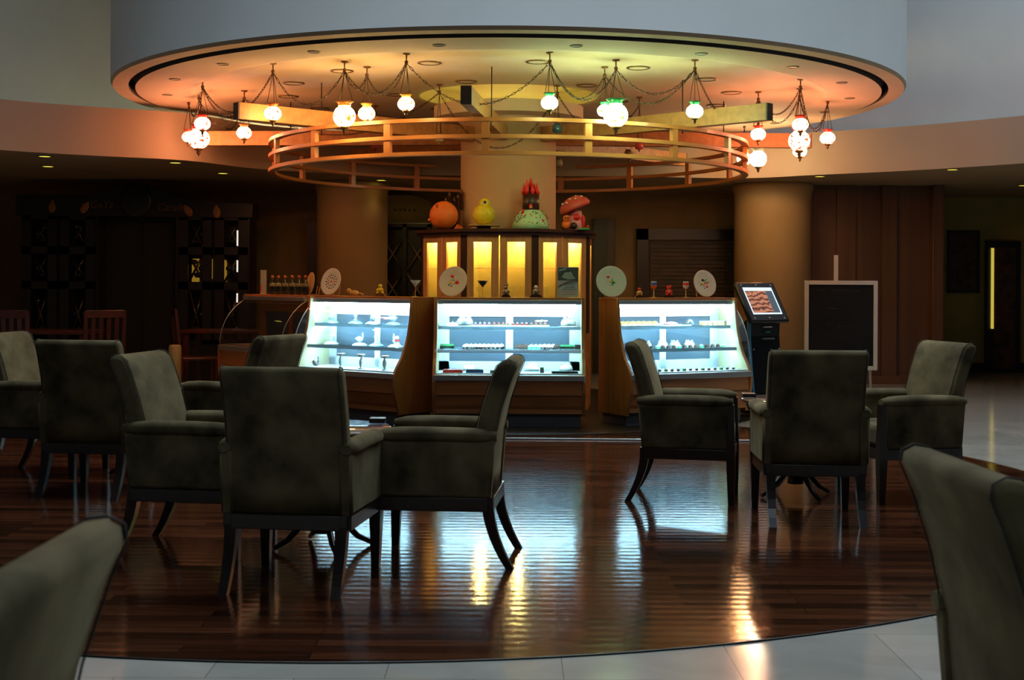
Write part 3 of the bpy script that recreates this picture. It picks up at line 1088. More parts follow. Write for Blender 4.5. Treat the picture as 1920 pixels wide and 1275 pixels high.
def glassprof(zl, n=10):
    pts = []
    for i in range(n + 1):
        t = i / n
        a = t * math.radians(62)
        # convex arc from ledge (0, zl) up to (.30, ZT2-.04)
        y = .30 * (1 - math.cos(a)) / (1 - math.cos(math.radians(62)))
        z = zl + (ZT2 - .045 - zl) * math.sin(a) / math.sin(math.radians(62))
        pts.append((y, z))
    return pts


def panel_prof(zl):
    k = (ZT2 - zl) / .68
    return [(.06, .10), (.03, .20), (-.01, .32), (-.02, .42 if zl < .55 else .55), (.0, zl), (.04, zl + .06 * k), (.10, zl + .14 * k), (.15, zl + .24 * k), (.19, zl + .36 * k), (.215, zl + .5 * k), (.23, ZT2 + .012), (.55, ZT2 + .012), (.55, .10)]


def pastry_case(name_label, cx, cy, ang, W, zl, lit, left, right):
    """left/right: 'wood' full panel or 'glass' end"""
    t = empty('pastry_case', (cx, cy, 0), ang, name_label, 'display case')
    h = W / 2
    fr = MB().use('wood')
    pr = [(.07, .13), (.03, .22), (.0, .33), (.0, zl - .065), (.05, zl - .065), (.05, .13)]
    pts = [(.07, .13), (.035, .2), (.005, .3), (0, zl - .06), (.03, zl - .06), (.035, .3), (.06, .2), (.09, .13)]
    fr.prism(pts, 'x', -h + .03, h - .03)
    fr.box(-h + .03, h - .03, .05, .53, .13, zl - .061)
    fr.build('front_panel', parent=t)
    MB().use('greymetal').box(-h + .04, h - .04, .12, .53, 0, .13).build('plinth', parent=t)
    MB().use('blackwood').box(-h + .04, h - .04, -.002, .006, (zl + .10) / 2, (zl + .10) / 2 + .006).build('seam', parent=t)
    MB().use('steel').box(-h + .01, h - .01, -.025, .05, zl - .06, zl - .005, .008).build('ledge', parent=t)
    MB().use('white' if lit else 'marble').box(-h + .03, h - .03, .05, .53, zl - .05, zl + .004).build('deck', parent=t)
    for side, s in ((left, -1), (right, 1)):
        xa, xb = (s * h, s * (h - .03))
        x0_, x1_ = min(xa, xb), max(xa, xb)
        if side == 'wood':
            MB().use('wood_v' if lit else 'wood').prism(panel_prof(zl), 'x', x0_, x1_, .004, 2).build('side_panel', parent=t)
        else:
            lower = [(.06, .10), (.03, .20), (-.01, .32), (-.02, zl - .08), (0, zl), (.55, zl), (.55, .10)]
            if lit:
                MB().use('wood').prism(panel_prof(zl), 'x', x0_, x1_, .004, 2).build('side_panel', parent=t)
            else:
                MB().use('wood').prism(lower, 'x', x0_, x1_).box(x0_, x1_, .49, .55, zl, ZT2).build('side_panel', parent=t)
            gp = glassprof(zl)
            MB().use('curveglass').prism(gp + [(.5, ZT2 - .045), (.5, zl)], 'x', s * (h - .012), s * (h - .018)).build('end_glass', parent=t)
            MB().use('steel').tube([(s * (h - .01), y, z) for y, z in gp], .005, 6).build('glass_edge', parent=t)
    if lit:
        ip = [(y + .006, z) for y, z in panel_prof(zl)[4:11]] + [(.49, ZT2 - .013), (.49, zl + .005)]
        ip[0] = (.012, zl + .005)
        ip[6] = (ip[6][0], ZT2 - .013)
        for s in (-1, 1):
            MB().use('beech').prism(ip, 'x', s * (h - .0305), s * (h - .0335)).build('side_lining', parent=t)
    gp = glassprof(zl)
    MB().use('curveglass').sheet([[(x, y, z) for x in (-h + .02, 0, h - .02)] for y, z in gp]).sheet([[(x, y + .005, z + .001) for x in (-h + .02, 0, h - .02)] for y, z in gp]).build('front_glass', parent=t)
    MB().use('steel').box(-h + .02, h - .02, .27, .33, ZT2 - .05, ZT2 - .008, .004).build('top_rail', parent=t)
    MB().use('wood').box(-h, h, .29, .55, ZT2 - .012, ZT2 + .012, .004).build('top', parent=t)
    bk = MB().use('white' if lit else 'wood')
    bk.box(-h + .03, h - .03, .49, .53, ZT2 - .17, ZT2 - .012).box(-h + .03, -h + .13, .49, .53, zl, ZT2 - .17).box(h - .13, h - .03, .49, .53, zl, ZT2 - .17).box(-.035, .035, .49, .53, zl, ZT2 - .17).box(-h + .03, h - .03, .49, .53, zl, zl + .09)
    bk = bk.build('back_frame', parent=t)
    for s in (-1, 1):
        x0_, x1_ = sorted((s * .035, s * (h - .13)))
        MB().use('paneglass').box(x0_, x1_, .50, .51, zl + .09, ZT2 - .17).build('sliding_door', parent=bk)
    if lit:
        MB().use('tube').tube([(-h + .08, .33, ZT2 - .045 - .02), (h - .08, .33, ZT2 - .045 - .02)], .016, 8).build('light_tube', parent=t)
    for z in ((.90, .69) if lit else ()):
        y0 = .30 if z > .8 else .20
        MB().use('shelfglass').box(-h + .035, h - .035, y0, .48, z, z + .012, .003).build('shelf', parent=t)
        MB().use('rail').box(-h + .035, h - .035, y0 - .006, y0, z - .016, z + .015).build('shelf_edge', parent=t)
        MB().use('tube2').tube([(-h + .08, y0 + .009, z - .006), (h - .08, y0 + .009, z - .006)], .005, 6).build('shelf_light', parent=t)
    bpy.context.view_layer.update()
    t['W'] = 0
    del t['W']
    return t


AL, AR, A4 = math.radians(-38), math.radians(28), math.radians(-50)
Wc = 1.39


def center_from_right(rx, ry, ang, W):
    return (rx - W / 2 * math.cos(ang), ry - W / 2 * math.sin(ang))


def center_from_left(rx, ry, ang, W):
    return (rx + W / 2 * math.cos(ang), ry + W / 2 * math.sin(ang))


cL = center_from_right(-1.062, 12.15, AL, Wc)
cR = center_from_left(1.08, 12.15, AR, Wc)
# facing left-front means the left end lies farther away
case_m = pastry_case('middle lit pastry case, seen straight on below the lit cabinet', -.022, 12.05, 0, Wc, .49, True, 'wood', 'wood')
case_l = pastry_case('left lit pastry case, angled left and filled with blown glass pieces', cL[0], cL[1], AL, Wc, .49, True, 'glass', 'wood')
case_r = pastry_case('right lit pastry case, angled right beside the touchscreen kiosk', cR[0], cR[1], AR, Wc, .49, True, 'wood', 'glass')
c4 = center_from_right(-2.30, 13.3, A4, 1.3)
case_d = pastry_case('unlit empty pastry case at far left of the counter row', c4[0], c4[1], A4, 1.3, .645, False, 'glass', 'glass')

# =================================================================== ARMCHAIRS
def armchair(name_label):
    t = empty('armchair', (0, 0, 0), 0, name_label, 'chair', 'olive velvet armchairs')
    # front legs rise up to the arm front, back legs splay backwards
    for s in (-1, 1):
        MB().use('darkwood').sweep([(s * .262, .272, 0), (s * .262, .268, .28), (s * .266, .266, .60)], [(.018, .018), (.027, .027), (.024, .020)]).build('front_leg', parent=t)
        pts, sec = [], []
        for i in range(8):
            u = i / 7
            pts.append((s * .243, -.245 - .105 * (1 - u) ** 2.0, .33 * u))
            sec.append((.019 + .008 * u, .018 + .010 * u))
        MB().use('darkwood').sweep(pts, sec).build('back_leg', parent=t)
    fr = MB().use('darkwood')
    for s in (-1, 1):
        a_, b_ = sorted((s * .235, s * .283))
        fr.box(a_, b_, -.25, .27, .265, .33, .004)
    fr.box(-.24, .24, -.275, -.235, .265, .33, .004).box(-.24, .24, .245, .285, .265, .33, .004)
    fr.build('seat_frame', parent=t)
    # seat cushion
    sc_ = MB().use('velvet').box(-.235, .235, -.2, .275, .33, .47, .035)
    sc_.build('seat', parent=t)
    # backrest: side profile lofted over the width, slightly crowned
    prof_ = [(-.255, .325), (-.262, .45), (-.275, .60), (-.305, .74), (-.348, .87), (-.372, .925), (-.368, .95), (-.345, .962), (-.312, .957), (-.285, .935), (-.262, .88), (-.222, .76), (-.185, .62), (-.165, .47), (-.16, .34)]
    MB().use('velvet').prism(prof_, 'x', -.268, .268, .022, 3, smooth=True).build('backrest', parent=t)
    pp = MB().use('piping')
    for s in (-1, 1):
        pp.tube([(s * .256, y - .003, z) for y, z in prof_[:6]] + [(s * .256, -.371, .952), (s * .256, -.345, .965), (s * .256, -.312, .960), (s * .256, -.283, .937)] + [(s * .256, y + .003, z) for y, z in prof_[10:13]], .0024, 5)
        pp.build('piping', parent=t)
        pp = MB().use('piping')
    pp.b.free()
    for s in (-1, 1):
        # arm: upholstered side panel and rolled top
        ar = MB().use('velvet')
        x0_, x1_ = sorted((s * .232, s * .292))
        ar.prism([(-.262, .33), (.255, .33), (.262, .60), (-.285, .60)], 'x', x0_, x1_, .014, 2)
        pts = [(s * .268, -.29 + .57 * i / 10, .612 + .006 * math.sin(i / 10 * PI)) for i in range(11)]
        rr = [.026, .040, .043, .043, .043, .043, .044, .044, .044, .040, .024]
        ar.tube(pts, rr, 14, flat=.82)
        ar.build('arm', parent=t)
    return t


def chair_at(x, y, deg, label, proto=[]):
    if not proto:
        c = armchair(label)
        proto.append(c)
    else:
        c = copy_tree(proto[0], label=label)
    c.location = (x, y, 0)
    c.rotation_euler = (0, 0, math.radians(deg))
    return c


bpy.context.view_layer.update()
chair_at(-.92, 5.93, -8, 'armchair with its back to us at the near left table, big and central-left')
chair_at(-1.53, 6.62, -99, 'armchair facing right with a lit backrest at the near left table')
chair_at(-.33, 6.42, 85, 'armchair in side view facing left, right of the near left table')
chair_at(-2.565, 8.38, -9, 'armchair with its back to us at the far left table')
chair_at(-3.15, 9.15, -97, 'armchair cut by the left frame edge, facing right at the far left table')
chair_at(-1.86, 9.13, 66, 'armchair facing away left, its top seen before the left pastry case')
chair_at(1.10, 8.25, -102, 'armchair facing right at the right table, before the right pastry case')
chair_at(1.685, 7.58, -3, 'armchair with its back to us at the right table')
chair_at(2.42, 8.32, 104, 'armchair facing left at the right table, rightmost seat there')
chair_at(1.25, 2.73, -88, 'close armchair cut by the bottom right corner of the photo')
chair_at(-.955, 1.76, 90, 'close armchair cut by the bottom left corner of the photo')


# =================================================================== ROUND TABLES
def round_table(x, y, r, label):
    t = empty('side_table', (x, y, 0), 0, label, 'table')
    MB().use('tabletop').lathe([(0, .585), (r - .012, .585), (r, .592), (r, .600), (r - .006, .605), (0, .605)], 48).build('tabletop', parent=t)
    MB().use('darkwood').lathe([(r - .05, .53), (r - .04, .53), (r - .03, .585), (r - .05, .585)], 40, cap=False).build('apron', parent=t)
    MB().use('darkwood').lathe([(0, .08), (.05, .08), (.045, .2), (.03, .3), (.045, .5), (.09, .585), (0, .585)], 20).build('pedestal', parent=t)
    for k in range(4):
        R = Matrix.Rotation(k * PI / 2 + .4, 4, 'Z')
        pts = [R @ Vector(p) for p in ((.03, 0, .20), (.10, 0, .13), (.18, 0, .05), (.25, 0, .014))]
        MB().use('darkwood').tube(pts, [.02, .018, .015, .012], 8).build('foot', parent=t)
    return t


round_table(-.93, 6.60, .335, 'round polished table at the near left group of armchairs')
round_table(1.77, 8.30, .335, 'round polished table at the right group of armchairs')
round_table(-2.49, 9.12, .33, 'round polished table at the far left group of armchairs')
tn = MB().use('card').prism([(0, .607), (.06, .607), (.035, .70), (.025, .70)], 'x', -.045, .045)
tag(tn.build('table_card', loc=(-2.40, 9.25, 0), rotz=.3), 'small white folded card standing on the far left round table', 'card')
tn = MB().use('black').box(-.04, .04, -.04, .04, .606, .63, .004)
tag(tn.build('ashtray', loc=(1.50, 8.42, 0)), 'small black square dish on the right round table', 'dish')
tn = MB().use('black').box(-.04, .04, -.04, .04, .606, .63, .004)
tag(tn.build('ashtray', loc=(-.68, 6.78, 0)), 'small black square dish on the near left round table', 'dish')


# =================================================================== THINGS ON THE COUNTER TOPS
def cl(case, px, ly):
    a = case.rotation_euler[2]
    cx_, cy_ = case.location[0], case.location[1]
    c, s = math.cos(a), math.sin(a)
    u = (px - 960) / F
    return (u * (cy_ + ly * c) - cx_ + ly * s) / (c - u * s)


def cw(case, px, ly, z):
    """real point on a case at local depth ly, height z"""
    a = case.rotation_euler[2]
    lx_ = cl(case, px, ly)
    return Vector((case.location[0] + lx_ * math.cos(a) - ly * math.sin(a), case.location[1] + lx_ * math.sin(a) + ly * math.cos(a), z))


TOP = ZT2 + .013


def plate(case, px, r, yaw, lean, rollz, rimcol, dots, label, stand='wood', ly=.42):
    p = cw(case, px, ly, TOP)
    t = empty('display_plate', p, math.radians(yaw), label, 'plate')
    mt = Matrix.Translation((0, 0, r * math.cos(math.radians(lean)) + .006)) @ Matrix.Rotation(math.radians(90 - lean), 4, 'X') @ Matrix.Rotation(rollz, 4, 'Z')
    MB().use(rimcol).lathe([(0, -.008), (r * .6, -.008), (r, .004), (r * 1.0, .008), (r * .97, .009), (r * .66, -.001), (0, -.001)], 40, mt=mt).build('dish', parent=t)
    dm = []
    for (u, v, rad, m) in dots:
        k = MB().use(m).lathe([(0, .0006), (rad, .0006), (rad * .8, .002), (0, .0025)], 9, c=(u * r, v * r, -.0005), sx=1, sy=.75, mt=mt)
        k.build('painted_motif', parent=t)
    st = MB().use(stand)
    for s in (-1, 1):
        st.tube([(s * .04, -.035, .006), (s * .04, .07, .006), (s * .04, .085, .09)], .005, 6)
    st.tube([(-.04, .06, .006), (.04, .06, .006)], .004, 6)
    st.build('stand', parent=t)
    return t


ringdots = [(.50 * math.cos(k * 2 * PI / 14), .50 * math.sin(k * 2 * PI / 14), .010, ('green', 'crown', 'blueicing')[k % 3]) for k in range(14)] + \
           [(.30 * math.cos(k * 2 * PI / 9), .30 * math.sin(k * 2 * PI / 9), .010, ('red', 'green', 'crown')[k % 3]) for k in range(9)] + [(0, 0, .014, 'red')]
flow = [(-.22, .30, .020, 'red'), (.28, .02, .024, 'red'), (.25, .22, .006, 'red'), (-.12, -.12, .020, 'yellow'), (-.02, .10, .010, 'green'), (-.18, .05, .008, 'green'), (.15, -.12, .008, 'green'), (-.2, -.3, .012, 'green'), (.0, -.32, .010, 'blueicing'), (-.08, .2, .006, 'green')]
flow2 = [(-.18, .30, .016, 'red'), (-.22, -.02, .008, 'pink'), (.06, .12, .008, 'green'), (0, .0, .018, 'yellow'), (.12, -.05, .020, 'green'), (.1, .22, .006, 'green'), (.08, -.2, .010, 'green'), (.28, -.08, .005, 'red'), (-.05, -.25, .006, 'green')]
flow3 = [(-.05, .28, .018, 'choc'), (.15, .22, .012, 'green'), (-.22, .06, .016, 'yellow'), (.2, .0, .018, 'orange'), (-.05, -.08, .018, 'pink'), (.38, .02, .009, 'green'), (-.34, .0, .009, 'green'), (.14, -.28, .014, 'red'), (-.12, -.32, .008, 'blueicing'), (.05, .08, .010, 'green'), (-.38, .24, .006, 'pink'), (.32, .25, .008, 'green')]
plate(case_l, 621, .136, -38, 14, 0, 'plate', ringdots, 'pale plate with a ring of small dark motifs on the left case', ly=.40)
plate(case_m, 850, .145, -24, 16, -.3, 'plate', flow, 'white plate with red and yellow flowers, left end of the middle case')
plate(case_r, 1146, .148, 12, 10, 0, 'plate', flow2, 'white plate with a small green sprig, left end of the right case', ly=.40)
plate(case_r, 1321, .135, 30, 14, .25, 'plate', flow3, 'white plate with many bright fruit motifs, right end of the right case', ly=.40)
plate(case_d, 583, .115, -62, 8, 0, 'cream_por', [], 'cream plate standing edge-on behind the dark bottles', ly=.42)


def bottle(p, label, h=.20):
    t = empty('syrup_bottle', p, 0, label, 'bottle', 'dark bottles on the unlit pastry case')
    MB().use('bottle').lathe([(0, 0), (.026, 0), (.031, .01), (.033, .06), (.030, .11), (.022, .135), (.012, .15), (.011, .175), (0, .175)], 16).build('glass_body', parent=t)
    MB().use('label').lathe([(.0325, .085), (.0335, .09), (.031, .118), (.029, .12)], 16, cap=False).build('paper_label', parent=t)
    MB().use('copper').lathe([(0, .172), (.014, .172), (.016, .185), (.014, .198), (0, .202)], 12).build('cap', parent=t)
    return t


bp_ = None
ordn = ('leftmost', 'second from the left', 'third from the left', 'third from the right', 'second from the right', 'rightmost')
for k, px in enumerate((511, 522, 535, 548, 561, 573)):
    p = cw(case_d, px, .38, TOP)
    L = 'dark copper-capped bottle, %s of the six on the unlit case' % ordn[k]
    if bp_ is None:
        bp_ = bottle(p, L)
    else:
        copy_tree(bp_, loc=p, label=L)
p = cw(case_d, 494, .40, TOP)
mc = empty('menu_card_holder', p, 0.2, 'narrow upright pale menu card left of the dark bottles', 'card')
MB().use('cream_por').box(-.034, .034, -.02, .02, 0, .008).build('foot', parent=mc)
cdm = MB().use(mat('greyish_card', (.33, .28, .25), .6)).box(-.032, .032, -.003, .003, .006, .26).build('card', parent=mc)
MB().use('red').box(-.028, -.018, -.0045, -.003, .02, .10).build('printed_stripe', parent=cdm)


def martini(p, label, liquid, stem='amberstem', h=.155):
    t = empty('cocktail_glass', p, 0, label, 'glass')
    MB().use(stem).lathe([(0, 0), (.035, 0), (.034, .003), (.005, .006), (.0035, .02), (.0035, h * .6), (.006, h * .62), (0, h * .62)], 18).build('stem', parent=t)
    MB().use('cleargl' if liquid != 'choc' else 'bottle').lathe([(.004, h * .60), (.052, h), (.050, h), (.004, h * .62)], 24, cap=False).build('bowl', parent=t)
    MB().use(liquid).lathe([(0, h * .62), (.042, h * .93), (0, h * .93)], 20).build('filling', parent=t)


martini(cw(case_l, 779, .42, TOP), 'martini glass with a pale filling, right end of the left case', 'silver')
martini(cw(case_m, 905, .42, TOP), 'martini glass with a dark filling on the middle case', 'choc')


def wineglass(p, label, c1, c2):
    t = empty('wine_glass', p, 0, label, 'glass')
    MB().use('amberstem').lathe([(0, 0), (.034, 0), (.033, .003), (.005, .007), (.004, .085), (0, .085)], 18).build('stem', parent=t)
    b = MB().use(c2).lathe([(0, .083), (.018, .088), (.028, .105), (.030, .12)], 18, cap=False)
    b.use(c1).lathe([(.030, .12), (.029, .135), (.027, .145)], 18, cap=False)
    b.use('cleargl').lathe([(.027, .145), (.026, .158)], 18, cap=False)
    b.build('painted_bowl', parent=t)


wineglass(cw(case_r, 1226, .42, TOP), 'painted wine glass with a blue and orange bowl on the right case', 'blueicing', 'orange')
wineglass(cw(case_r, 1286, .42, TOP), 'painted wine glass with a red and white bowl on the right case', 'red', 'plate')


def figurine(p, s, label, body, head, acc, ears='round', base='choc', basew=.055, name='figurine'):
    t = empty(name, p, 0, label, 'figurine')
    MB().use(base).prism([(-basew * s, 0), (basew * s, 0), (basew * .62 * s, .028 * s), (-basew * .62 * s, .028 * s)], 'y', -.03 * s, .03 * s).build('pedestal', parent=t)
    b = MB().use(body).ball((0, 0, .058 * s), .028 * s, 12, 8, sz=1.25)
    for q in (-1, 1):
        b.ball((q * .024 * s, -.022 * s, .036 * s), .013 * s, 10, 6)
        b.tube([(q * .022 * s, -.004, .072 * s), (q * .034 * s, -.016 * s, .055 * s)], .008 * s, 6)
    b.build('body', parent=t)
    h = MB().use(head).ball((0, -.004, .103 * s), .021 * s, 12, 8)
    for q in (-1, 1):
        if ears == 'round':
            h.ball((q * .019 * s, 0, .120 * s), .010 * s, 8, 6)
        elif ears == 'long':
            h.tube([(q * .008 * s, 0, .118 * s), (q * .02 * s, 0, .138 * s), (q * .026 * s, 0, .150 * s)], [.007 * s, .008 * s, .003 * s], 6)
    h = h.build('head', parent=t)
    MB().use(acc).ball((0, -.022 * s, .060 * s), .012 * s, 10, 6).build('belly_patch', parent=t)
    return t


figurine(cw(case_m, 949, .42, TOP), .86, 'dark rabbit-eared figurine on a chocolate base, middle case', 'silver', 'silver', 'amberstem', 'long', name='rabbit_figurine')
figurine(cw(case_m, 1005, .42, TOP), .92, 'silver long-haired figurine on a dark base, middle case', 'silver', 'plate', 'silver', 'none', basew=.072, name='silver_figurine')
figurine(cw(case_r, 1199, .42, TOP), .78, 'tiny beige figurine with a red hat on the right case', 'pastry', 'red', 'pastry', 'none', name='red_hat_figurine')
figurine(cw(case_r, 1254, .42, TOP), .92, 'red and cream teddy bear figurine between the painted wine glasses', 'red', 'red', 'plate', 'round', name='teddy_figurine')
# small plain yellow toys on the left case
figurine(cw(case_l, 713, .42, TOP), .95, 'plain yellow seated toy at the right of the left case top', 'yellow', 'yellow', 'yellow', 'none', base='brown', name='yellow_toy')
t = empty('orange_toy', cw(case_l, 664, .42, TOP), .2, 'plain orange toy lying on the left case top beside the plate', 'figurine')
MB().use('pastry').ball((0, 0, .028), .028, 12, 8, sx=1.7).build('body', parent=t)
MB().use('pastry').ball((-.05, 0, .052), .022, 12, 8).tube([(.04, 0, .03), (.075, 0, .02), (.09, -.01, .012)], .008, 6).build('head', parent=t)

# poster in an acrylic stand
p = cw(case_m, 1065, .42, TOP)
po = empty('poster_stand', p, 0, 'upright poster with a dark photo and pale text area, right end of middle case', 'sign')
pc = MB().use(mat('poster_paper', (.80, .82, .88), .6)).box(-.098, .098, -.003, .003, .004, .285).build('sheet', parent=po)
m = MB().use('greymetal').box(-.094, .094, -.0045, -.003, .16, .281)
m.build('dark_photo', parent=pc)
MB().use('plate').prism([(-.06, .19), (-.03, .235), (.03, .24), (.05, .20), (.075, .175), (.0, .168)], 'y', -.006, -.0045).build('pale_shape', parent=pc)
MB().use('card').prism([(-.085, .245), (-.02, .262), (-.016, .275), (-.082, .26)], 'y', -.006, -.0045).build('caption_box', parent=pc)
MB().use('red').ball((.0, -.005, .243), .008, 8, 5, sy=.2).build('red_spot', parent=pc)
for cname, off in (('orange', .0), ('yellow', -.006), ('blueicing', -.013)):
    MB().use(cname).tube([(-.094 + .188 * i / 12, -.0046, .105 + off + .055 * math.sin(min(1, i / 9) * PI / 2)) for i in range(13)], .0035, 4, flat=.3).build('colour_arc', parent=pc)
for j, (z_, w_) in enumerate(((.125, .05), (.108, .045), (.090, .05), (.073, .07), (.050, .05), (.030, .06))):
    MB().use('greymetal' if j < 4 else 'pink').box(-w_ + .015, w_ + .015, -.0042, -.003, z_, z_ + .005).build('text_line', parent=pc)
MB().use('glass').box(-.102, .102, -.012, -.009, 0, .289).box(-.102, .102, -.012, .03, 0, .003).build('acrylic_stand', parent=po)

# =================================================================== CENTREPIECES ON THE CABINET
CT = ZT + .063


def ctop(px, d):
    v = P(px, 420, d)
    return (v.x, v.y, CT)


t = empty('orange_ball_cake', ctop(832, 13.75), 0, 'big orange ball-shaped cake with a small face at the left of the cabinet top', 'cake')
b = MB().use('orange').ball((0, 0, .145), .148, 28, 16).build('ball', parent=t)
for k in range(5):
    a = k * PI / 5
    MB().use('brown').tube([(.149 * math.cos(a) * math.sin(j * PI / 16), .149 * math.sin(a) * math.sin(j * PI / 16), .145 + .149 * math.cos(j * PI / 16)) for j in range(1, 15)], .0016, 4).build('groove', parent=b)
for q in (-.062, -.012):
    MB().use('choc').ball((q, -.098, .225), .012, 8, 6).tube([(q - .018, -.095, .242), (q + .012, -.09, .252)], .003, 4).build('eye', parent=b)
MB().use('orange').ball((-.148, -.02, .10), .016, 8, 6).build('nose', parent=t)
MB().use('orange').prism([(.10, 0), (.21, 0), (.19, .03), (.14, .06)], 'y', -.03, .03, .005).build('tail', parent=t)
t = empty('dark_castle_cake', ctop(846, 14.05), 0, 'dark brown spired cake standing behind the orange ball', 'cake')
m = MB().use('choc')
m.lathe([(0, 0), (.07, 0), (.075, .26), (0, .26)], 12)
m.build('tower', parent=t)
for x_, h_ in ((-.06, .36), (-.02, .42), (.03, .37), (.07, .40), (.11, .45)):
    MB().use('brown').lathe([(0, .22), (.018, .22), (.016, h_ - .06), (.022, h_ - .06), (0, h_)], 8, c=(x_, 0, 0)).build('spire', parent=t)

t = empty('yellow_pumpkin_cake', ctop(907, 13.57), 0, 'ribbed yellow pumpkin-shaped cake with dark eyes on a white board', 'cake')
MB().use('choc').lathe([(0, 0), (.07, 0), (.07, .03), (0, .03)], 20).build('riser', parent=t)
MB().use('cream_por').lathe([(0, .03), (.165, .03), (.165, .04), (0, .04)], 36).build('board', parent=t)
rb = MB().use('yellow')
gr = []
for j in range(13):
    ph = PI * j / 12
    row = []
    for i in range(73):
        a = 2 * PI * i / 72
        rr = .118 * math.sin(ph) ** .8 * (1 - .05 * abs(math.cos(a * 8)))
        row.append((rr * math.cos(a), rr * math.sin(a), .145 - .105 * math.cos(ph)))
    gr.append(row)
rb.sheet(gr).build('pumpkin', parent=t)
MB().use('yellow').ball((.01, 0, .245), .07, 16, 10).build('head', parent=t)
MB().use('choc').ball((.012, -.06, .27), .017, 10, 6).ball((.045, -.05, .255), .008, 8, 5).build('eyes', parent=t)
MB().use('whiteicing').ball((-.012, -.064, .255), .011, 8, 5).ball((.05, -.05, .28), .009, 8, 5).build('icing_dots', parent=t)

t = empty('castle_hill_cake', ctop(995, 13.56), 0, 'speckled mint dome cake topped by a dark tower with red spires', 'cake')
MB().use('mint').lathe([(0, 0), (.19, 0), (.18, .06), (.15, .13), (.10, .19), (.04, .215), (0, .22)], 32).build('hill', parent=t)
for k in range(46):
    a = random.uniform(-PI, 0)
    ph = random.uniform(.1, 1)
    z_ = .02 + ph * .17
    r_ = .19 * (1 - (z_ / .235) ** 2.2) ** .5
    MB().use(random.choice(('red', 'green', 'brown', 'blueicing'))).ball((r_ * math.cos(a), r_ * math.sin(a), z_), random.uniform(.004, .008), 6, 4).build('sugar_dot', parent=t)
MB().use('blueicing').ball((.115, -.11, .085), .016, 10, 6).use('red').ball((.124, -.118, .08), .014, 10, 6).build('sweet', parent=t)
MB().use('red').lathe([(0, .155), (.022, .155), (.004, .20), (0, .2)], 8, c=(-.08, -.085, 0)).build('small_tower', parent=t)
tw = MB().use('choc').lathe([(0, .16), (.088, .16), (.084, .37), (0, .37)], 20).build('tower', parent=t)
MB().use('red').prism([(-.018, .21), (.018, .21), (.018, .24), (0, .262), (-.018, .24)], 'y', -.096, -.082).build('doorway', parent=tw)
MB().use('cream_por').prism([(-.008, .215), (.008, .215), (.008, .235), (-.008, .235)], 'y', -.099, -.096).build('door_light', parent=tw)
for k in range(8):
    a = k * PI / 4 + .2
    MB().use('red').lathe([(0, .35), (.020, .35), (.022, .39), (.003, .44 + .03 * (k % 3)), (0, .445 + .03 * (k % 3))], 8, c=(.072 * math.cos(a), .072 * math.sin(a), 0)).build('spire', parent=tw)
MB().use('choc').lathe([(0, .37), (.03, .37), (.03, .42), (0, .42)], 10).build('keep', parent=tw)
MB().use('red').lathe([(0, .42), (.038, .42), (.006, .515), (0, .53)], 10).build('main_spire', parent=tw)

t = empty('mushroom_house_cake', ctop(1077, 13.72), 0, 'red spotted mushroom house cake with an orange round-eyed figure at its foot', 'cake')
MB().use('pink').lathe([(0, 0), (.10, 0), (.085, .08), (.06, .2), (0, .2)], 20, c=(.01, 0, 0)).build('stem', parent=t)
mt = Matrix.Translation((-.0, 0, .25)) @ Matrix.Rotation(-.42, 4, 'Y')
cp = MB().use(mat('mushroom_red', (.58, .07, .05), .45)).lathe([(0, -.03), (.155, -.04), (.165, -.015), (.15, .03), (.10, .075), (.04, .095), (0, .098)], 28, mt=mt).build('cap', parent=t)
for u, v in ((-.07, -.115), (.03, -.13), (.10, -.09), (-.02, -.09), (.05, -.05), (-.11, -.06)):
    rr = math.hypot(u, v)
    MB().use('whiteicing').ball(mt @ Vector((u, v, .095 * (1 - (rr / .17) ** 2) ** .5 if rr < .165 else 0)), .014, 8, 5, sz=.6).build('spot', parent=cp)
MB().use('red').lathe([(0, 0), (.036, 0), (.036, .008), (0, .010)], 16, mt=Matrix.Translation((.02, -.085, .13)) @ Matrix.Rotation(PI / 2, 4, 'X')).build('window', parent=t)
MB().use('choc').ball((-.10, -.05, .035), .035, 12, 8).ball((-.01, -.09, .04), .038, 12, 8).build('chocolate_rocks', parent=t)
fg = MB().use('orange').ball((-.085, -.09, .115), .038, 14, 8).ball((-.085, -.07, .05), .05, 12, 8).build('orange_figure', parent=t)
MB().use('choc').ball((-.098, -.124, .12), .009, 8, 5).ball((-.073, -.124, .12), .009, 8, 5).build('eyes', parent=fg)
MB().use('green').box(.04, .15, -.10, .02, 0, .022, .006).build('green_base', parent=t)
MB().use('red').lathe([(0, .02), (.022, .02), (.018, .07), (.024, .11), (.01, .15), (0, .16)], 10, c=(.085, -.05, 0)).use('red').ball((.135, -.06, .035), .016, 8, 5).build('red_figure', parent=t)

# =================================================================== CONTENTS OF THE CASES
SH = {'top': .913, 'mid': .703, 'deck': .495}
_prot = {}


def cupcake():
    t = empty('small_cake', (0, 0, 0))
    MB().use('choc').lathe([(0, 0), (.017, 0), (.021, .022), (0, .022)], 10).build('case', parent=t)
    MB().use('whiteicing').lathe([(.021, .022), (.023, .026), (.015, .038), (.004, .046), (0, .046)], 10, cap=False).build('icing', parent=t)
    return t


def cube(c1, c2, nm):
    t = empty(nm, (0, 0, 0))
    MB().use(c1).box(-.018, .018, -.018, .018, 0, .024, .003).build('sponge', parent=t)
    MB().use(c2).box(-.018, .018, -.018, .018, .0245, .034, .003).ball((0, 0, .038), .007, 8, 5).build('topping', parent=t)
    return t


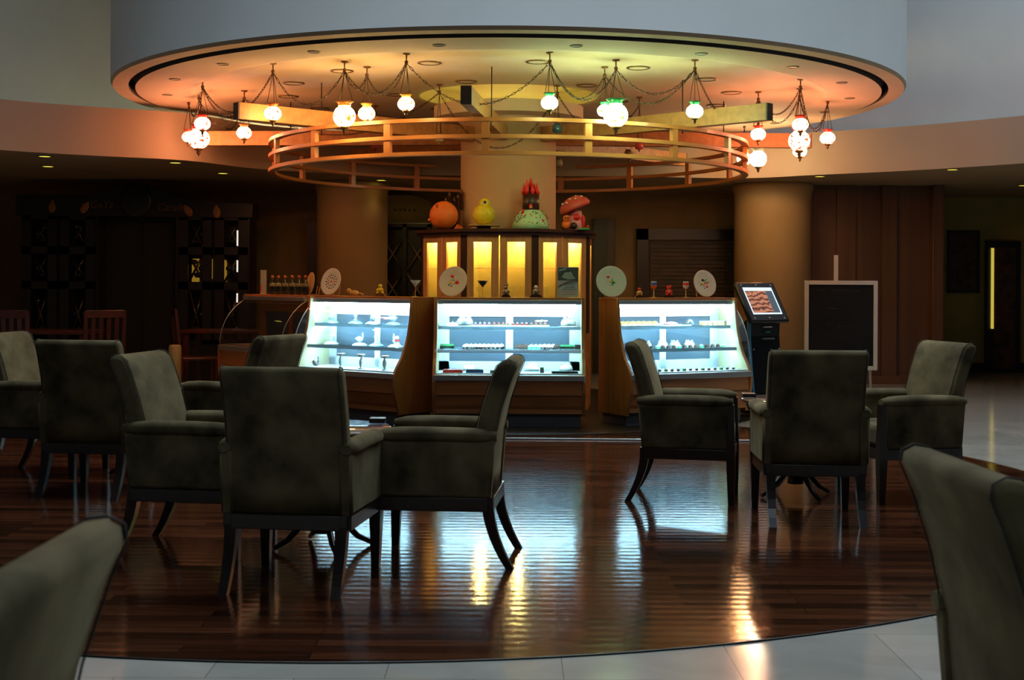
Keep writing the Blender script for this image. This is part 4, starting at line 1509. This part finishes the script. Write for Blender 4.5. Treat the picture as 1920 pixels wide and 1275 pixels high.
def slice_():
    t = empty('cake_slice', (0, 0, 0))
    MB().use('pastry').prism([(-.022, -.035), (.022, -.035), (0, .04)], 'z', 0, .026).build('sponge', parent=t)
    MB().use('whiteicing').prism([(-.022, -.035), (.022, -.035), (0, .04)], 'z', .0265, .042, .003).build('cream', parent=t)
    return t


def rollp():
    t = empty('filled_roll', (0, 0, 0))
    MB().use('pastry').tube([(-.012, -.045, .016), (-.004, -.02, .024), (.004, .02, .024), (.012, .045, .016)], [.010, .022, .022, .010], 10).build('bread', parent=t)
    MB().use('cream_por').tube([(-.006, -.035, .028), (.0, 0, .044), (.006, .035, .028)], .006, 6).build('filling', parent=t)
    return t


def figure_glass():
    t = empty('glass_bird', (0, 0, 0))
    MB().use('cleargl').ball((0, 0, .028), .026, 12, 8, sx=1.4).tube([(.025, 0, .035), (.038, 0, .06), (.030, 0, .085), (.042, 0, .092)], [.012, .008, .007, .004], 7).build('body', parent=t)
    MB().use('plate').prism([(-.045, .035), (-.005, .06), (.012, .035)], 'y', -.02, .02).build('wing', parent=t)
    return t


def vase():
    t = empty('glass_vase', (0, 0, 0))
    MB().use('cleargl').lathe([(0, 0), (.026, 0), (.024, .006), (.009, .014), (.020, .05), (.018, .075), (.008, .095), (.010, .105), (0, .105)], 14).build('body', parent=t)
    MB().use('plate').lathe([(.010, .105), (.038, .128), (.036, .131), (.006, .11)], 14, cap=False).build('flared_rim', parent=t)
    return t


def mound(c, nm):
    t = empty(nm, (0, 0, 0))
    MB().use(c).lathe([(0, 0), (.075, 0), (.07, .008), (.045, .022), (0, .03)], 24).build('mound', parent=t)
    return t


def dome():
    t = empty('white_cake', (0, 0, 0))
    MB().use('cleargl').lathe([(0, 0), (.075, 0), (.075, .004), (0, .004)], 24).build('board', parent=t)
    MB().use('whiteicing').lathe([(0, .0045), (.06, .0045), (.062, .03), (.05, .055), (.02, .068), (0, .07)], 20).build('cake', parent=t)
    for k in range(5):
        a = k * 2 * PI / 5
        MB().use('whiteicing').ball((.035 * math.cos(a), .035 * math.sin(a), .068), .013, 8, 6).build('rosette', parent=t)
    return t


def tray(c, nm='serving_tray', hx_=.10, hy_=.07):
    t = empty(nm, (0, 0, 0))
    MB().use(c).box(-hx_, hx_, -hy_, hy_, 0, .006, .002).build('plate', parent=t)
    rm = MB().use(c)
    rm.box(-hx_, hx_, -hy_, -hy_ + .006, .006, .011).box(-hx_, hx_, hy_ - .006, hy_, .006, .011)
    rm.build('rim', parent=t)
    return t


def box_(c, c2, nm, hx_=.06, hy_=.045, h_=.035):
    t = empty(nm, (0, 0, 0))
    MB().use(c).box(-hx_, hx_, -hy_, hy_, 0, h_, .004).build('base', parent=t)
    MB().use(c2).box(-hx_ * .97, hx_ * .97, -hy_ * .97, hy_ * .97, h_ + .0005, h_ + .012, .004).build('lid', parent=t)
    return t


def put(kind, maker, case, px, ly, shelf, label, cat, group=None, rz=0, sc=1, dz=0.001):
    p = cw(case, px, ly, (SH[shelf] if isinstance(shelf, str) else shelf) + dz)
    a = case.rotation_euler[2] + rz
    if kind not in _prot:
        t = maker()
        _prot[kind] = t
        t.location = p
        t.rotation_euler = (0, 0, a)
        tag(t, label, cat)
    else:
        t = copy_tree(_prot[kind], loc=p, rotz=a, label=label)
        t['category'] = cat
        if 'group' in t:
            del t['group']
    if group:
        t['group'] = group
    t.scale = (sc, sc, sc)
    return t


# --- middle case
mt_ = 'middle pastry case'
put('dome', dome, case_m, 872, .40, 'top', 'tall white rosette cake at the left of the top shelf, middle case', 'cake', sc=1.25)
put('dome', dome, case_m, 1066, .40, 'top', 'white cake at the right of the top shelf, middle case', 'cake', sc=1.15)
for k, px in enumerate((842, 849, 856)):
    put('cube_y', lambda: cube('pastry', 'whiteicing', 'small_square_cake'), case_m, px, .36, 'top', 'small golden square cake beside the tall white cake, middle case', 'cake', 'golden squares on the top shelf')
for k, (px, c, lab) in enumerate(((905, 'pink', 'leftmost'), (940, 'whiteicing', 'second'), (975, 'red', 'third'), (1010, 'whiteicing', 'rightmost'))):
    put('tray_' + c, lambda c=c: tray('white'), case_m, px, .40, 'top', 'flat white tray, %s on the top shelf of the middle case' % lab, 'tray')
    for j in range(4):
        for i2 in range(2):
            put('bite_' + c, lambda c=c: cube(c if c != 'whiteicing' else 'pastry', 'pink' if c == 'whiteicing' else 'whiteicing', 'petit_four'), case_m, px - 13 + j * 8.5, .37 + i2 * .05, 'top',
                'petit four on the %s flat tray of the top shelf, middle case' % lab, 'cake', 'petits fours on the top shelf', dz=.0075, sc=.7)
put('gbox', lambda: box_('bottle', 'green', 'dark_box', .065, .05, .03), case_m, 839, .30, 'mid', 'dark green box at the left end of the middle shelf, middle case', 'box')
put('gbox', None, case_m, 1064, .30, 'mid', 'dark box near the right end of the middle shelf, middle case', 'box')
bsk = put('basket', lambda: box_('choc', 'bottle', 'dark_basket', .035, .035, .03), case_m, 1085, .34, 'mid', 'dark basket at the right end of the middle shelf, middle case', 'basket')
for row, ly_ in enumerate((.27, .34, .41)):
    for k in range(9):
        put('cup', cupcake, case_m, 872 + k * 8.2 + row * 2, ly_, 'mid', 'small iced cake left of the centre post on the middle shelf, middle case', 'cake', 'small iced cakes left half of the middle shelf', rz=k)
    for k in range(10):
        kk = ('cube_c', 'cube_g', 'cup', 'cube_c')[(k // 3) % 4]
        put(kk, lambda: cube('choc', 'brown', 'chocolate_square') if kk == 'cube_c' else cube('green', 'whiteicing', 'green_square'), case_m, 970 + k * 8 + row * 2, ly_, 'mid',
            {'cube_c': 'chocolate square on the right half of the middle shelf, middle case', 'cube_g': 'green square cake on the right half of the middle shelf, middle case',
             'cup': 'small iced cake among the squares on the right half, middle case'}[kk], 'cake', 'cakes on the right half of the middle shelf ' + {'cube_c': '(chocolate)', 'cube_g': '(green)', 'cup': '(iced)'}[kk])
put('rbox', lambda: box_('red', 'pink', 'pink_box', .09, .04, .018), case_m, 850, .14, 'deck', 'long flat pink box at the left of the deck, middle case', 'box')
put('bbox', lambda: box_('blueicing', 'bottle', 'blue_box', .08, .04, .018), case_m, 891, .14, 'deck', 'long flat dark blue box on the deck, middle case', 'box')
put('wbox', lambda: box_('silver', 'white', 'grey_box', .06, .04, .018), case_m, 932, .14, 'deck', 'flat grey box behind the chair top on the deck, middle case', 'box')
put('dome', None, case_m, 998, .34, 'deck', 'low white cake at the centre right of the deck, middle case', 'cake', sc=1.0)
put('tub', lambda: box_('silver', 'green', 'grey_tub', .018, .018, .04), case_m, 1017, .14, 'deck', 'small grey green tub on the deck, middle case', 'tub')
put('dtray', lambda: tray('bottle', 'dark_tray', .12, .06), case_m, 1060, .14, 'deck', 'dark flat tray at the right of the deck, middle case', 'tray')
put('dome', None, case_m, 1062, .38, 'deck', 'white cake behind the dark tray on the deck, middle case', 'cake', sc=1.0)
put('dome', None, case_m, 880, .38, 'deck', 'white cake behind the dark blue box on the deck, middle case', 'cake', sc=1.0)
# --- left case: blown glass on pale mounds
for k, (px, sh, c, lab) in enumerate(((622, 'top', 'paleblue', 'left end of the top shelf'), (667, 'top', 'paleblue', 'middle of the top shelf'), (699, 'top', 'whiteicing', 'centre post of the top shelf'), (738, 'top', 'paleblue', 'right end of the top shelf'),
                                   (622, 'mid', 'whiteicing', 'left end of the middle shelf'), (675, 'mid', 'whiteicing', 'middle of the middle shelf'), (706, 'mid', 'paleblue', 'centre post of the middle shelf'), (742, 'mid', 'whiteicing', 'right end of the middle shelf'))):
    put('mound_' + c, lambda c=c: mound(c, 'icing_mound'), case_l, px, .38, sh, ('pale blue' if c == 'paleblue' else 'white') + ' low mound, %s, left case' % lab, 'display base')
    put('vase' if k in (1, 6) else 'bird', vase if k in (1, 6) else figure_glass, case_l, px, .38, sh, ('flared glass vase' if k in (1, 6) else 'glass bird') + ' on the mound at the %s, left case' % lab, 'glass ornament', dz=.031, rz=k * 1.3)
for px, lab in ((593, 'far left'), (640, 'left of the centre'), (678, 'middle'), (722, 'right end')):
    put('vase' if px != 593 else 'bird', None, case_l, px, .16, 'deck', ('flared glass vase' if px != 593 else 'glass bird') + ' standing at the %s of the deck, left case' % lab, 'glass ornament', sc=1.05)
p = cw(case_l, 745, .30, .703)
tag(MB().use('plate').ball((0, 0, .03), .03, 12, 8, sz=1.2).ball((0, 0, .09), .022, 12, 8).use('red').lathe([(0, .060), (.026, .062), (.026, .075), (0, .077)], 12).build('glass_snowman', loc=p), 'white glass piece with a red band, right end of middle shelf, left case', 'glass ornament')
# --- right case
for k in range(7):
    put('roll', rollp, case_r, 1168 + k * 10, .38, 'top', 'filled bread roll in the row at the left of the top shelf, right case', 'pastry', 'filled rolls in the right case', rz=.5)
put('pinkd', lambda: mound('pink', 'pink_cake'), case_r, 1259, .42, 'top', 'low pink cake at the middle of the top shelf, right case', 'cake', dz=.012)
put('tray_r', lambda: tray('white', 'serving_tray', .16, .08), case_r, 1262, .40, 'top', 'white tray in the middle of the top shelf, right case', 'tray')
t = put('greyd', lambda: mound('silver', 'grey_cake'), case_r, 1293, .40, 'top', 'grey round cake under the rear window of the top shelf, right case', 'cake', sc=.8, dz=.012)
t.scale = (.6, .6, 1.9)
for k in range(6):
    put('slice', slice_, case_r, 1318 + k * 9, .38, 'top', 'cake slice in the row at the right of the top shelf, right case', 'cake', 'cake slices on the top shelf of the right case', rz=.4)
for k, (px, lab) in enumerate(((1212, 'leftmost'), (1243, 'second'), (1266, 'third'), (1293, 'rightmost'))):
    put('dome', None, case_r, px, .40, 'mid', 'white cake, %s of the four on the middle shelf, right case' % lab, 'cake', sc=.85)
for k in range(17):
    put('cube_c' if k % 4 else 'cube_g', None, case_r, 1192 + k * 10.3, .25, 'mid', ('chocolate' if k % 4 else 'green') + ' square along the front of the middle shelf, right case', 'cake', 'squares along the middle shelf of the right case ' + ('(chocolate)' if k % 4 else '(green)'), sc=.8)
for k in range(15):
    put('cup' if k % 3 else 'cube_g', None, case_r, 1215 + k * 11.5, .12, 'deck', ('iced cake' if k % 3 else 'green square') + ' in the front row of the deck, right case', 'cake', 'front row on the deck of the right case ' + ('(iced)' if k % 3 else '(green)'), sc=.75)

# =================================================================== KIOSK
kp = P(1432, 700, 13.05)
kt = math.radians(33)
ks = empty('touchscreen_kiosk', (kp.x + .08, kp.y + .25, 0), kt, 'black touchscreen kiosk with a tilted screen showing food beside the right case', 'kiosk')
MB().use('black').prism([(-.06, 0), (.24, 0), (.24, .86), (.10, .96), (.02, .96), (.03, .80), (.0, .5), (-.04, .2)], 'x', -.20, .20, .01).build('body', parent=ks)
MB().use('blue').prism([(-.065, 0), (.0, 0), (.03, .5), (.06, .80), (.06, .96), (.015, .96), (.02, .8), (-.008, .5), (-.045, .2)], 'x', -.215, -.202).build('side_panel', parent=ks)
MB().use('blackwood').box(-.24, .24, -.10, .3, 0, .03, .008).build('foot_plate', parent=ks)
tl = math.radians(32)
hm = Matrix.Translation((0, -.05, .955)) @ Matrix.Rotation(-tl, 4, 'X')
hd = MB().use('black').box(-.262, .262, 0, .05, -.01, .455, .02, mt=hm).build('head', parent=ks)
sm = MB().use(emis('screen_white', (.70, .85, 1.0), 1.3)).box(-.195, .195, -.004, 0, .075, .385, mt=hm).build('screen', parent=hd)
MB().use(emis('screen_grey', (.10, .13, .16), .9)).box(.09, .178, -.0055, -.004, .09, .345, mt=hm).build('grey_column', parent=sm)
fm = mat('screen_food', (.02, .01, .01), .4)
nt = fm.node_tree
b = nt.nodes['Principled BSDF']
tc = nt.nodes.new('ShaderNodeTexCoord')
wv = nt.nodes.new('ShaderNodeTexWave')
wv.wave_type = 'RINGS'
wv.rings_direction = 'Y'
wv.inputs['Scale'].default_value = 7
wv.inputs['Distortion'].default_value = 6
wv.inputs['Detail'].default_value = 2
wv.inputs['Detail Scale'].default_value = 2
nt.links.new(tc.outputs['Object'], wv.inputs['Vector'])
cr = nt.nodes.new('ShaderNodeValToRGB')
cr.color_ramp.elements[0].color = (.10, .02, .01, 1)
cr.color_ramp.elements[1].color = (.75, .30, .16, 1)
nt.links.new(wv.outputs['Fac'], cr.inputs[0])
nt.links.new(cr.outputs[0], b.inputs['Emission Color'])
b.inputs['Emission Strength'].default_value = .8
MB().use(fm).box(-.185, .088, -.0055, -.004, .09, .345, mt=hm).build('food_picture', parent=sm)
for u, v in ((-.2, .415), (0, .415), (.2, .415), (-.2, .03), (0, .035), (.2, .03)):
    MB().use('card').lathe([(0, 0), (.009, 0), (.007, .004), (0, .005)], 10, mt=hm @ Matrix.Translation((u, -.001, v)) @ Matrix.Rotation(PI / 2, 4, 'X')).build('screw', parent=hd)
for z_, w_, c_ in ((.885, .055, 'card'), (.835, .03, 'green'), (.765, .08, 'silver')):
    MB().use(c_).box(-w_ + .01, w_ + .01, -.012 if z_ < .8 else -.004, .03, z_, z_ + (.010 if c_ != 'silver' else .018)).build({'card': 'label_strip', 'green': 'reader_light', 'silver': 'coin_tray'}[c_], parent=ks)
for u, v in ((-.17, .67), (.17, .67)):
    MB().use('card').ball((u, .008, v), .007, 8, 5).build('screw', parent=ks)

# =================================================================== CHALKBOARD ON EASEL
d = 14.6
a0, a1 = P(1509, 600, d), P(1644, 600, d)
zt, zb = P(1509, 526, d).z, P(1645, 694, d).z
cb = empty('chalkboard_easel', ((a0.x + a1.x) / 2, d, 0), math.radians(-4), 'white framed chalkboard on an easel right of the kiosk', 'chalkboard')
hw = (a1.x - a0.x) / 2
fr = MB().use('frame').box(-hw, -hw + .045, -.02, .015, zb, zt, .004).box(hw - .045, hw, -.02, .015, zb, zt, .004).box(-hw + .045, hw - .045, -.02, .015, zt - .045, zt, .004).box(-hw + .045, hw - .045, -.02, .015, zb, zb + .045, .004).build('frame', parent=cb)
sl = MB().use('slate').box(-hw + .04, hw - .04, -.008, .008, zb + .04, zt - .04).build('slate', parent=cb)
MB().use('frame').box(-.075, -.03, .0, .03, zt - .02, zt + .28, .003).build('mast', parent=cb)
for x0_, y0_ in ((-hw + .04, .12), (hw - .04, .12), (0, .5)):
    MB().use('frame').tube([(x0_ if x0_ else -.05, y0_, 0), (x0_ * .8 if x0_ else -.05, .03, zt)], .016, 6).build('leg', parent=cb)
for (u, z_, w_, h_) in ((-.26, zt - .12, .10, .035), (-.10, zt - .12, .30, .02), (-.05, zt - .22, .06, .03), (-.17, zt - .50, .08, .045), (-.05, zt - .51, .22, .02), (-.15, zt - .31, .12, .01)):
    n = max(4, int(w_ / .012))
    MB().use('chalk').tube([(u + w_ * i / n, -.0095, z_ + h_ * (.5 + .5 * math.sin(i * 2.4))) for i in range(n + 1)], .0022, 4, flat=.4).build('chalk_writing', parent=sl)

# painting on the olive wall
d = 20.28
x0, x1 = P(1776, 490, d).x, P(1836, 490, d).x
z0, z1 = P(1776, 549, d).z, P(1776, 433, d).z
pt = empty('framed_painting', ((x0 + x1) / 2, d, 0), 0, 'dark framed painting on the olive wall left of the far doorway', 'picture')
hw = (x1 - x0) / 2
MB().use('blackwood').box(-hw, -hw + .03, -.03, .02, z0, z1).box(hw - .03, hw, -.03, .02, z0, z1).box(-hw, hw, -.03, .02, z1 - .03, z1).box(-hw, hw, -.03, .02, z0, z0 + .03).build('frame', parent=pt)
MB().use('paint').box(-hw + .02, hw - .02, -.01, .01, z0 + .02, z1 - .02).build('canvas', parent=pt)


# =================================================================== CHERRY CHAIRS AND TABLES IN THE DARK LOUNGE
def lounge_chair(px, py, d, rz, label):
    p = P(px, py, d)
    t = empty('dining_chair', (p.x, p.y, 0), rz, label, 'chair')
    for s in (-1, 1):
        MB().use('redwood').sweep([(s * .19, -.20, 0), (s * .19, -.19, .45), (s * .20, -.25, 1.0)], [(.02, .02), (.02, .02), (.018, .015)]).build('back_leg', parent=t)
        MB().use('redwood').sweep([(s * .19, .2, 0), (s * .19, .2, .44)], [(.016, .016), (.02, .02)]).build('front_leg', parent=t)
    MB().use('redwood').box(-.21, .21, -.21, .23, .44, .47, .008).build('seat', parent=t)
    sp = MB().use('redwood').box(-.2, .2, -.262, -.238, .93, 1.01, .006)
    sp.build('top_rail', parent=t)
    for k in (-.12, -.04, .04, .12):
        MB().use('redwood').sweep([(k, -.20, .47), (k, -.25, .95)], [(.022, .006), (.022, .006)]).build('back_slat', parent=t)
    return t


lounge_chair(188, 620, 14.2, .5, 'cherry wood chair behind the armchair tops at the left')
lounge_chair(368, 620, 15.0, -1.2, 'cherry wood chair left of the unlit pastry case')
lounge_chair(26, 620, 14.0, .1, 'cherry wood chair at the left frame edge')


def lounge_table(px, d, label):
    p = P(px, 620, d)
    t = empty('dining_table', (p.x, p.y, 0), 0, label, 'table')
    MB().use('redwood').box(-.45, .45, -.35, .35, .72, .76, .006).build('tabletop', parent=t)
    for sx_ in (-1, 1):
        for sy_ in (-1, 1):
            MB().use('redwood').sweep([(sx_ * .40, sy_ * .3, 0), (sx_ * .40, sy_ * .3, .72)], [(.022, .022), (.03, .03)]).build('leg', parent=t)
    return t


lounge_table(105, 15.1, 'cherry wood table at the far left behind the armchairs')
lounge_table(425, 15.6, 'cherry wood table beside the unlit pastry case')
p = P(328, 660, 14.2)
tag(MB().use('postgrey').lathe([(0, 0), (.065, 0), (.065, .62), (.05, .64), (0, .64)], 20).build('bin_post', loc=(p.x, p.y, 0)), 'short tan cylindrical bin standing on the left before the wine cabinet', 'bin')
